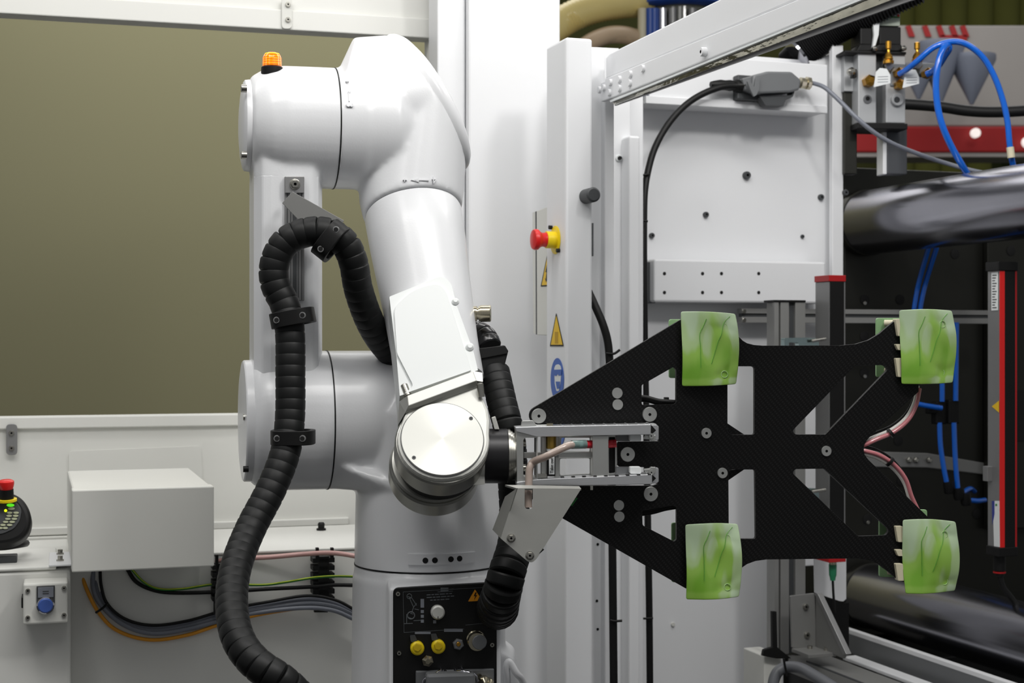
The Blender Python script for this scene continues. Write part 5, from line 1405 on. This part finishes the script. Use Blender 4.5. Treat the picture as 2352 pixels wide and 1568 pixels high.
lathe('cable_plug', g, (0, 0, -1), [(0, .016), (.045, .016), (.046, .012), (.06, .012)], BLK, rc, 16)
lathe('red_ring', g, (0, 0, -1), [(.048, .0165), (.052, .0165)], DRED, rc, 16)
tube('plug_cable', [g+Vector((0, 0, -.055)), g+Vector((.01, 0, -.09)), g+Vector((.04, 0, -.13)), g+Vector((.07, -.02, -.2)), g+Vector((.075, -.02, -.3))], .008, BLK, rc, 10)
rect('mounting_clip', RC, 2268, 1071, 2280, 1105, .02, SILV, rc, .001, up=-.03)

# ------------------------------------------------------------------ dark platen and tie bars
PLT = PF(T(2200, 800, 4.86), YM)
pl = empty('machine_platen', (1.9, 4.9, 0), 'large dark steel machine platen behind the light curtains', 'machine')
zt4 = zof(PLT, 1990, 386)
fbox('platen_block', PLT, 1939, 2560, zof(PLT, 1900, 1475)+.01, zt4, .35, DARK, pl, .004)
fbox('right_cover', PLT, 2268, 2560, .9, zof(PLT, 2290, 545), .02, DARK, pl, .002, up=.03)
fbox('dark_recess', PLT, 2336, 2420, zof(PLT, 2340, 1010), zof(PLT, 2340, 895), .01, TGLASS, pl, 0, up=.035)
hb_ = bolt_mesh('threaded_hole', .016, .002, TGLASS, False, 20)
for x, y in ((1986, 688), (2067, 688), (1985, 772), (1985, 856), (2193, 583), (1992, 1192), (1992, 1110), (2063, 1012), (2070, 1105), (2243, 1180)):
    inst(hb_, 'threaded_hole', on(PLT, x, y, .0005), pl)
inst(hb_, 'threaded_hole', on(PLT, 2308, 577, .031), pl)
for x, y in ((1986, 693), (1986, 861), (1993, 1196)):
    inst(bolt_mesh('bolt_glint', .006, .003, STEEL, False, 12), 'bolt_head', on(PLT, x, y+3, .001), pl)
def tie_bar(px, py, r, lab):
    c = PLT.hit(px, py); Vd = PLT.n
    e = empty('tie_bar', c, lab, 'bar')
    lathe('bar_shaft', c + Vd*.02, Vd, [(0, r), (2.9, r)], CHB, e, 72)
    lathe('bar_collar', c, Vd, [(0, r+.004), (.03, r+.004), (.032, r)], DARK, e, 72)
CHB = mat('hard_chromed_bar', (150, 150, 158), .22, 1, .06, 4)
tie_bar(1985, 512, .099, 'thick chromed tie bar running to the upper right edge')
tie_bar(1990, 1365, .098, 'thick chromed tie bar running to the lower right edge')
# lower cross rail with bolts
LR = PF(T(2100, 1070, 4.80), YM)
lr = empty('lower_rail', LR.hit(2100, 1060), 'silver horizontal rail with bolts across the dark platen', 'rail')
slab('rail_bar', LR, [(1990, 1036), (2130, 1040), (2280, 1066), (2420, 1080), (2420, 1100), (2280, 1092), (2130, 1074), (1990, 1072)], .03, PROF, lr, bevel=.003)
for x in (2086, 2102, 2132):
    disc('rail_bolt', LR, x, 1056, 7, .012, STEEL, lr, 6, .3)

# blue tubes on the platen
def btube(pts, r, lab, parent=None):
    o = ptube('blue_tube', pts, r, BTUBE, parent, 14)
    if lab: tag(o, lab, 'tube')
    return o
btube([(2140, 520, 4.6), (2132, 570, 4.62), (2118, 620, 4.64), (2108, 660, 4.66), (2101, 700, 4.66), (2096, 740, 4.66)], .0075, 'left blue tube dropping from behind the upper tie bar')
btube([(2160, 520, 4.6), (2152, 565, 4.62), (2138, 610, 4.64), (2126, 650, 4.66), (2116, 695, 4.66), (2110, 740, 4.66)], .0075, 'right blue tube dropping from behind the upper tie bar')
tv = empty('tube_manifold', T(2180, 945, 4.6), 'black push-in tee fittings joining the blue tubes right of the gripper', 'fitting')
for x, y0, y1 in ((2163, 922, 974), (2192, 918, 973)):
    rect('tee_body', PF(T(x, 945, 4.6), YM), x-12, y0, x+13, y1, .03, BLK, tv, .004)
rect('bridge', PF(T(2178, 945, 4.61), YM), 2135, 925, 2175, 950, .025, BLK, tv, .004)
for pts in ([(2164, 860, 4.6), (2164, 922, 4.6)], [(2197, 740, 4.6), (2196, 830, 4.6), (2195, 920, 4.6)], [(2100, 926, 4.56), (2125, 931, 4.57), (2163, 937, 4.58)], [(2158, 970, 4.6), (2160, 1020, 4.6), (2167, 1070, 4.6), (2174, 1106, 4.6)], [(2191, 970, 4.6), (2193, 1030, 4.6), (2196, 1080, 4.6), (2200, 1122, 4.6)], [(2210, 1132, 4.62), (2228, 1122, 4.66), (2238, 1128, 4.7)], [(2225, 1148, 4.6), (2245, 1150, 4.62), (2262, 1148, 4.65)]):
    ptube('blue_tube', pts, .0078, BTUBE, tv, 14)
for x, y, r_ in ((2178, 1122, 12), (2201, 1136, 13), (2217, 1149, 12)):
    lathe('elbow_fitting', T(x, y-16, 4.6), (0.1, 0, -1), [(0, r_/FPX*4.6), (.03, r_/FPX*4.6), (.036, r_/FPX*3.8)], BLK, tv, 16)

# ------------------------------------------------------------------ rails and bracket lower right
VD = PLT.n
def rail(px, py, Y, w_, h_, mt, parent, name, ln=2.6, up_=0.0):
    c = T(px, py, Y)
    return boxuv(name, c, PLT.u*w_, Vector((0, 0, -h_)), VD*ln, mt, parent, .003)
rl = empty('guide_rail', T(1935, 1440, 4.55), 'long pale guide rail running to the lower right corner', 'rail')
rail(1932, 1438, 4.60, .018, .018, MWHITE, rl, 'rail_edge')
rail(1932, 1446, 4.60, .012, .11, GRY, rl, 'rail_web')
rail(1935, 1506, 4.45, .045, .012, MWHITE, rl, 'rail_foot')
ap2 = empty('base_profile', T(1850, 1515, 4.1), 'grey aluminium base profile under the gusset bracket', 'profile')
rail(1810, 1502, 4.24, .10, .05, PROF, ap2, 'profile_body', 2.0)
rail(1850, 1516, 4.15, .006, .02, DGRY, ap2, 'profile_slot', 2.0)
GS = PF(T(1850, 1430, 4.14), YM)
gs = empty('gusset_bracket', GS.hit(1850, 1500), 'triangular grey gusset bracket with four screws at the upright foot', 'bracket')
GM = mat('cast_aluminium_gusset', (128, 128, 126), .5, .3, .05)
slab('back_leg', GS, rnd([(1816, 1368), (1872, 1362), (1876, 1486), (1820, 1488)], 3), .008, GM, gs, bevel=.001)
GT = PF(GS.hit(1873, 1420), n=SD.n)
slab('side_web', GT, [(1873, 1363), (1880, 1368), (1942, 1500), (1936, 1512), (1874, 1484)], .008, GM, gs, bevel=.001)
slab('web_edge', GT, [(1870, 1363), (1878, 1363), (1944, 1502), (1936, 1504)], .016, SILV, gs, up=.004, bevel=.001)
boxuv('foot_leg', GS.hit(1818, 1490) - Vector((0, 0, .008)), GS.u*.085, Vector((0, 0, .010)), GS.n*.09, GM, gs, .001)
for q in ((1850, 1393), (1853, 1458)):
    inst(bolt_mesh('gusset_screw', .0085, .006, STEEL, True, 16), 'gusset_screw', on(GS, q[0], q[1]), gs)
for dx, dd in ((.045, .02), (.075, .055)):
    lathe('foot_screw', GS.hit(1818, 1489) + GS.u*dx + GS.n*dd, (0, 0, 1), [(0, .007), (.009, .007)], STEEL, gs, 14)
dk = empty('dark_machine_bed', (1.6, 4.4, 0), 'dark machine bed below the chromed tie bars', 'machine')
fbox('bed_block', PLT, 1870, 2560, 0, zof(PLT, 1900, 1475), .9, mat('black_oily_steel', (24, 24, 24), .4, .4), dk, .004, up=.30)
o = slab('dark_backplate', PF(T(1900, 1400, 4.40), YM), [(1868, 1362), (1940, 1385), (1950, 1384), (1950, 1500), (1868, 1500)], .01, BLK, None)
tag(o, 'black plate behind the gusset bracket and white plate', 'plate')
o = slab('black_stand', PF(T(1778, 1450, 4.12), YM), [(1774, 1404), (1784, 1404), (1786, 1486), (1818, 1512), (1784, 1512), (1752, 1506), (1755, 1492), (1775, 1486)], .012, BLK, None, bevel=.001)
tag(o, 'thin black upright bracket left of the aluminium upright foot', 'bracket')
bx = empty('pale_box', T(1770, 1540, 4.1), 'small pale box under the black bracket at the bottom edge', 'box')
fbox('box_body', PF(T(1770, 1540, 4.14), YM), 1755, 1795, .3, zof(PF(T(1770, 1540, 4.14), YM), 1770, 1505), .12, BOXW, bx, .003)
o = ptube('grey_hose', [(1778, 1640, 3.85), (1775, 1580, 3.87), (1784, 1546, 3.88), (1806, 1532, 3.88), (1838, 1534, 3.85), (1872, 1552, 3.8), (1910, 1575, 3.75), (1960, 1610, 3.7)], .0145, mat('grey_rubber_hose', (92, 94, 98), .4), None, 18)
tag(o, 'thick grey hose bending over at the bottom edge right of centre', 'hose')
for k, (x, y) in enumerate(((1808, 1533), (1886, 1561))):
    pass
tie([(1800, 1512), (1803, 1530), (1808, 1552)], 3.84, 'black tie round the bend of the thick grey hose')

# ------------------------------------------------------------------ valve block upper right
VB = PF(T(2020, 200, 4.45), 8)
vb = empty('valve_block', VB.hit(2010, 280), 'grey pneumatic valve block with brass fittings and white tags', 'valve')
VG = mat('valve_grey', (176, 178, 180), .45, .2, .04)
rect('valve_body', VB, 1971, 121, 2013, 283, .10, VG, vb, .003)
rect('valve_body', VB, 2035, 123, 2080, 283, .10, VG, vb, .003)
rect('side_plate', VB, 1939, 124, 1970, 210, .04, VG, vb, .002, up=-.04)
rect('centre_gap', VB, 2011, 128, 2037, 283, .08, DGRY, vb, .001, up=-.03)
rect('bottom_bar', VB, 1970, 281, 2085, 297, .12, BLK, vb, .002, up=.01)
rect('top_bar', VB, 1940, 115, 2082, 125, .12, BLK, vb, .002, up=.01)
for x0, x1, y0 in ((1976, 2004, 62), (2020, 2070, 60)):
    rect('solenoid', VB, x0, y0, x1, 104, .08, BLK, vb, .004)
    slab('solenoid_foot', VB, [(x0, 102), (x1, 102), (x1+6, 117), (x0-8, 117)], .07, BLK, vb, bevel=.002)
rect('solenoid_plug', VB, 2018, 36, 2068, 60, .07, mat('pale_plug', (190, 200, 185), .4), vb, .003)
rect('plug_top', VB, 2034, 25, 2068, 40, .06, PRINT, vb, .003, up=.004)
rect('green_mark', VB, 2042, 37, 2066, 41, .003, GNC, vb, up=.006)
disc('red_lamp', VB.up(.004), 2063, 36, 3, .003, RED, vb, 10)
slab('cable_label', VB, [(2006, 55), (2020, 52), (2018, 80), (2009, 110), (2004, 112), (2008, 80)], .01, PRINT, vb, up=.01)
for x in (2004, 2070): disc('block_screw', VB, x, 114, 6, .02, STEEL, vb, 12, .3, up=.01)
disc('side_bolt', VB, 1953, 165, 9, .02, STEEL, vb, 16, .3)
rect('bolt_plate', VB, 1958, 158, 1968, 178, .02, BLK, vb, .001, up=.004)
disc('port_screw', VB, 1992, 228, 10, .003, GRY, vb, 20); disc('port_hole', VB.up(.003), 1993, 226, 5, .001, TGLASS, vb, 16)
disc('port_screw', VB, 2059, 229, 15, .012, VG, vb, 24); disc('port_hole', VB.up(.012), 2060, 229, 7, .001, DGRY, vb, 16)
for x, y, r_ in ((1992, 188, 14), (2060, 169, 12), (2126, 170, 12), (2062, 196, 12)):
    disc('brass_nut', VB, x, y, r_, .035, BRASS, vb, 6, .25)
for x0, x1, y0, y1 in ((2045, 2082, 146, 200), (2111, 2149, 144, 172)):
    rect('flow_control_body', VB, x0, y0, x1, y1, .05, mat('flow_control_grey', (110, 114, 118), .4, .3), vb, .004, up=-.006 if x0 > 2100 else .004)
for x, y0, y1 in ((2040.5, 94, 146), (2106.5, 97, 142)):
    c = T(x, y1, 4.42); h = (y1-y0)/FPX*4.42
    lathe('needle_valve', c, (0, 0, 1), [(0, .016), (h*.12, .016), (h*.13, .012), (h*.2, .014), (h*.35, .011), (h*.5, .005), (h*.62, .005), (h*.66, .0085), (h*.97, .0085), (h, .006)], BRASS, vb, 14)
    disc('valve_nut', VB, x-3, y1+8, 12, .02, STEEL, vb, 6)
TG = PF(T(2040, 180, 4.37), 5)
slab('paper_tag', TG, [(2012, 165), (2021, 156), (2037, 158), (2045, 172), (2045, 191), (2007, 200)], .001, PRINT, vb)
slab('paper_tag', TG, [(2079, 168), (2087, 159), (2103, 160), (2111, 176), (2111, 192), (2073, 202)], .001, PRINT, vb)
for x0, y0 in ((2012, 176), (2078, 178)):
    for k in range(3):
        slab('tag_line', TG, [(x0+4, y0+k*6), (x0+28, y0-1+k*6), (x0+28, y0+k*6), (x0+4, y0+1+k*6)], .0005, LABG, vb, up=.0008)
pp_ = empty('valve_stand', T(2010, 380, 4.5), 'dark steel stand carrying the valve block above the platen', 'stand')
rect('left_post', VB, 1939, 206, 1969, 400, .04, DARK, pp_, .003, up=-.05)
rect('right_post', VB, 2037, 296, 2084, 400, .05, mat('stand_grey', (78, 80, 84), .5, .4), pp_, .003, up=-.06)
rect('post_lip', VB, 2028, 300, 2037, 400, .05, MWHITE, pp_, .002, up=-.06)
btube([(2066, 170, 4.38), (2085, 158, 4.35), (2108, 139, 4.32), (2146, 108, 4.3), (2187, 96, 4.3), (2222, 103, 4.3), (2258, 132, 4.3), (2284, 176, 4.3), (2303, 229, 4.3), (2314, 279, 4.3), (2319, 331, 4.3), (2326, 375, 4.32), (2336, 400, 4.35)], .0085, 'longer blue air tube arching from the left brass fitting to the right')
btube([(2128, 171, 4.4), (2140, 165, 4.39), (2156, 150, 4.36), (2170, 128, 4.33), (2180, 112, 4.31), (2176, 104, 4.30), (2165, 114, 4.28), (2155, 145, 4.27), (2150, 191, 4.27), (2153, 240, 4.27), (2164, 287, 4.27), (2184, 334, 4.28), (2209, 378, 4.3), (2230, 412, 4.34)], .0095, 'shorter blue air tube looping from the right brass fitting down to the tie bar')
o = lathe('tube_marker', T(2320, 338, 4.298), (.12, 0, -1), [(0, .0105), (.03, .0105)], CREAM, None, 16); tag(o, 'cream marker sleeve on the longer blue air tube', 'marker')
o = ptube('black_cable_run', [(2060, 238, 4.9), (2100, 240, 4.9), (2160, 245, 4.9), (2220, 254, 4.9), (2280, 257, 4.9), (2352, 254, 4.9), (2420, 246, 4.9)], .018, RUB, None, 14); tag(o, 'thick black cable run crossing behind the blue air tubes', 'cable')
for x, y in ((2104, 256), (2260, 274)):
    pass
sg = empty('ribbed_hose', T(1900, 90, 4.3), 'thick black ribbed hose rising behind the door beam', 'hose')
Pp = cr([T(1815, 150, 4.6), T(1860, 108, 4.55), (T(1925, 62, 4.5)), T(2000, 22, 4.45), T(2110, -30, 4.4)], 30)
fr_ = frames(Pp); vs = []; fs = []; S = 20
for k, (p, t, e_, g_) in enumerate(fr_):
    rr_ = .05 if k % 2 else .043
    for i in range(S):
        a = 2*PI*i/S; vs.append(p + (e_*math.cos(a)+g_*math.sin(a))*rr_)
for k in range(len(fr_)-1):
    for i in range(S):
        j = (i+1) % S; fs.append((k*S+i, k*S+j, (k+1)*S+j, (k+1)*S+i))
build('hose_body', vs, fs, RUB, sg, smooth=80)
lathe('hose_ring', T(1830, 122, 4.5), (.7, 0, .6), [(-.004, .052), (.004, .052)], CHROME, sg, 24)

# ------------------------------------------------------------------ hall background upper middle and right
hp = empty('feed_hopper', T(1560, 60, 6.3), 'blurred clear cylinder hopper with blue lid behind the machine', 'hopper')
hc = T(1560, 100, 6.3)
HBL = mat('hopper_blue', (40, 80, 165), .35)
lathe('blue_lid', Vector((hc.x, hc.y, T(0, 12, 6.3).z)), (0, 0, 1), [(-.03, .20), (-.02, .215), (.0, .215), (.03, .19), (.05, .10)], HBL, hp, 48)
lathe('hopper_body', Vector((hc.x, hc.y, T(0, 190, 6.3).z)), (0, 0, 1), [(0, .16), (.30, .16)], mat('smoky_clear_cylinder', (110, 112, 100), .1, 0, .2, trans=.3, coat=.5), hp, 48)
for x, mm_ in ((1475, CREAM), (1493, HBL), (1503, HBL), (1522, CHROME), (1545, SILV), (1590, SILV)):
    p0 = T(x, 250, 6.12); lathe('hopper_rod', p0, (0, 0, 1), [(0, .018), (T(0, 20, 6.12).z-p0.z, .018)], mm_, hp, 12)
lathe('hopper_frame', Vector((hc.x, hc.y, 0)), (0, 0, 1), [(0, .20), (.03, .20), (.03, .12), (T(0, 190, 6.3).z, .12)], GRY, hp, 24)
def ribbed(pts, r, m_, lab, step=2):
    Pp = cr([T(*p) for p in pts], 20); fr_ = frames(Pp); vs = []; fs = []; S = 18
    for k, (p, t, e_, g_) in enumerate(fr_):
        rr_ = r if k % 2 else r*.9
        for i in range(S):
            a = 2*PI*i/S; vs.append(p + (e_*math.cos(a)+g_*math.sin(a))*rr_)
    for k in range(len(fr_)-1):
        for i in range(S):
            j = (i+1) % S; fs.append((k*S+i, k*S+j, (k+1)*S+j, (k+1)*S+i))
    o = build('ribbed_hose', vs, fs, m_, None, smooth=80); tag(o, lab, 'hose')
CRM = mat('cream_suction_hose', (232, 212, 140), .35, 0, .05, coat=.3)
ribbed([(1190, 180, 6.0), (1240, 100, 6.0), (1300, 45, 6.05), (1380, 15, 6.1), (1470, 5, 6.2), (1530, 8, 6.3)], .062, CRM, 'big cream ribbed suction hose high behind the white column')
ribbed([(1300, 150, 6.0), (1345, 105, 6.0), (1390, 83, 6.05), (1430, 80, 6.1), (1470, 90, 6.15)], .036, mat('pink_cream_hose', (205, 180, 150), .35, 0, .05), 'smaller pinkish ribbed hose below the cream suction hose')
# exhibition booth to the right
bo = empty('booth', (3.2, 9.5, 0), 'blurred grey exhibition booth with red band at far right', 'booth')
BO = PF(T(2200, 200, 9.0), 0)
rect('booth_wall', BO, 2055, 58, 2900, 290, .3, GREYB, bo, .01)
rect('red_band', BO, 1900, 290, 2900, 350, .32, BNR, bo, .01, up=.02)
rect('white_edge', BO, 1900, 349, 2900, 361, .3, GREYB, bo, .005, up=.01)
rect('booth_base', BO, 2300, 361, 2900, 1150, .2, mat('booth_dark_olive', (70, 80, 35), .8), bo, .01, up=-.3)
for x0 in (2080, 2118, 2150, 2180, 2205):
    slab('red_letter_stroke', BO, [(x0, 60), (x0+12, 58), (x0+22, 84), (x0+8, 84)], .01, BNR, bo, up=.012)
rect('red_letter_bar', BO, 2160, 80, 2222, 92, .01, BNR, bo, .002, up=.012)
disc('band_bright_disc', BO, 2233, 309, 11, .03, mat('booth_bright_disc', (235, 225, 220), .3, emit=.8), bo, 24, up=.05)  # bright emissive disc on the red band
disc('band_bright_disc', BO, 2352, 330, 13, .03, MATS['booth_bright_disc'], bo, 24, up=.05)
for cx_, hw, y0, y1 in ((2110, 36, 160, 228), (2160, 55, 110, 238), (2232, 54, 140, 240)):
    hh = (y1-y0)/FPX*8.6; zt_h = T(0, y0, 8.6).z
    o = lathe('cone_hopper', Vector((T(cx_, 0, 8.6).x, 8.6, zt_h)), (0, 0, -1), [(-.03, hw/FPX*8.6), (.0, hw/FPX*8.6), (hh, .01)], HOPB, bo, 24)
cur = empty('stage_drape', (2.6, 11.0, 0), 'olive green drape far behind the booth at top right', 'drape')
for i in range(14):
    x0 = T(2040+i*60, 0, 11.0).x
    lathe('drape_fold', Vector((x0+.08, 11.0, 0)), (0, 0, 1), [(0, .12), (5.0, .12)], mat('olive_drape', (98, 100, 40), .9, 0, .1), cur, 12)
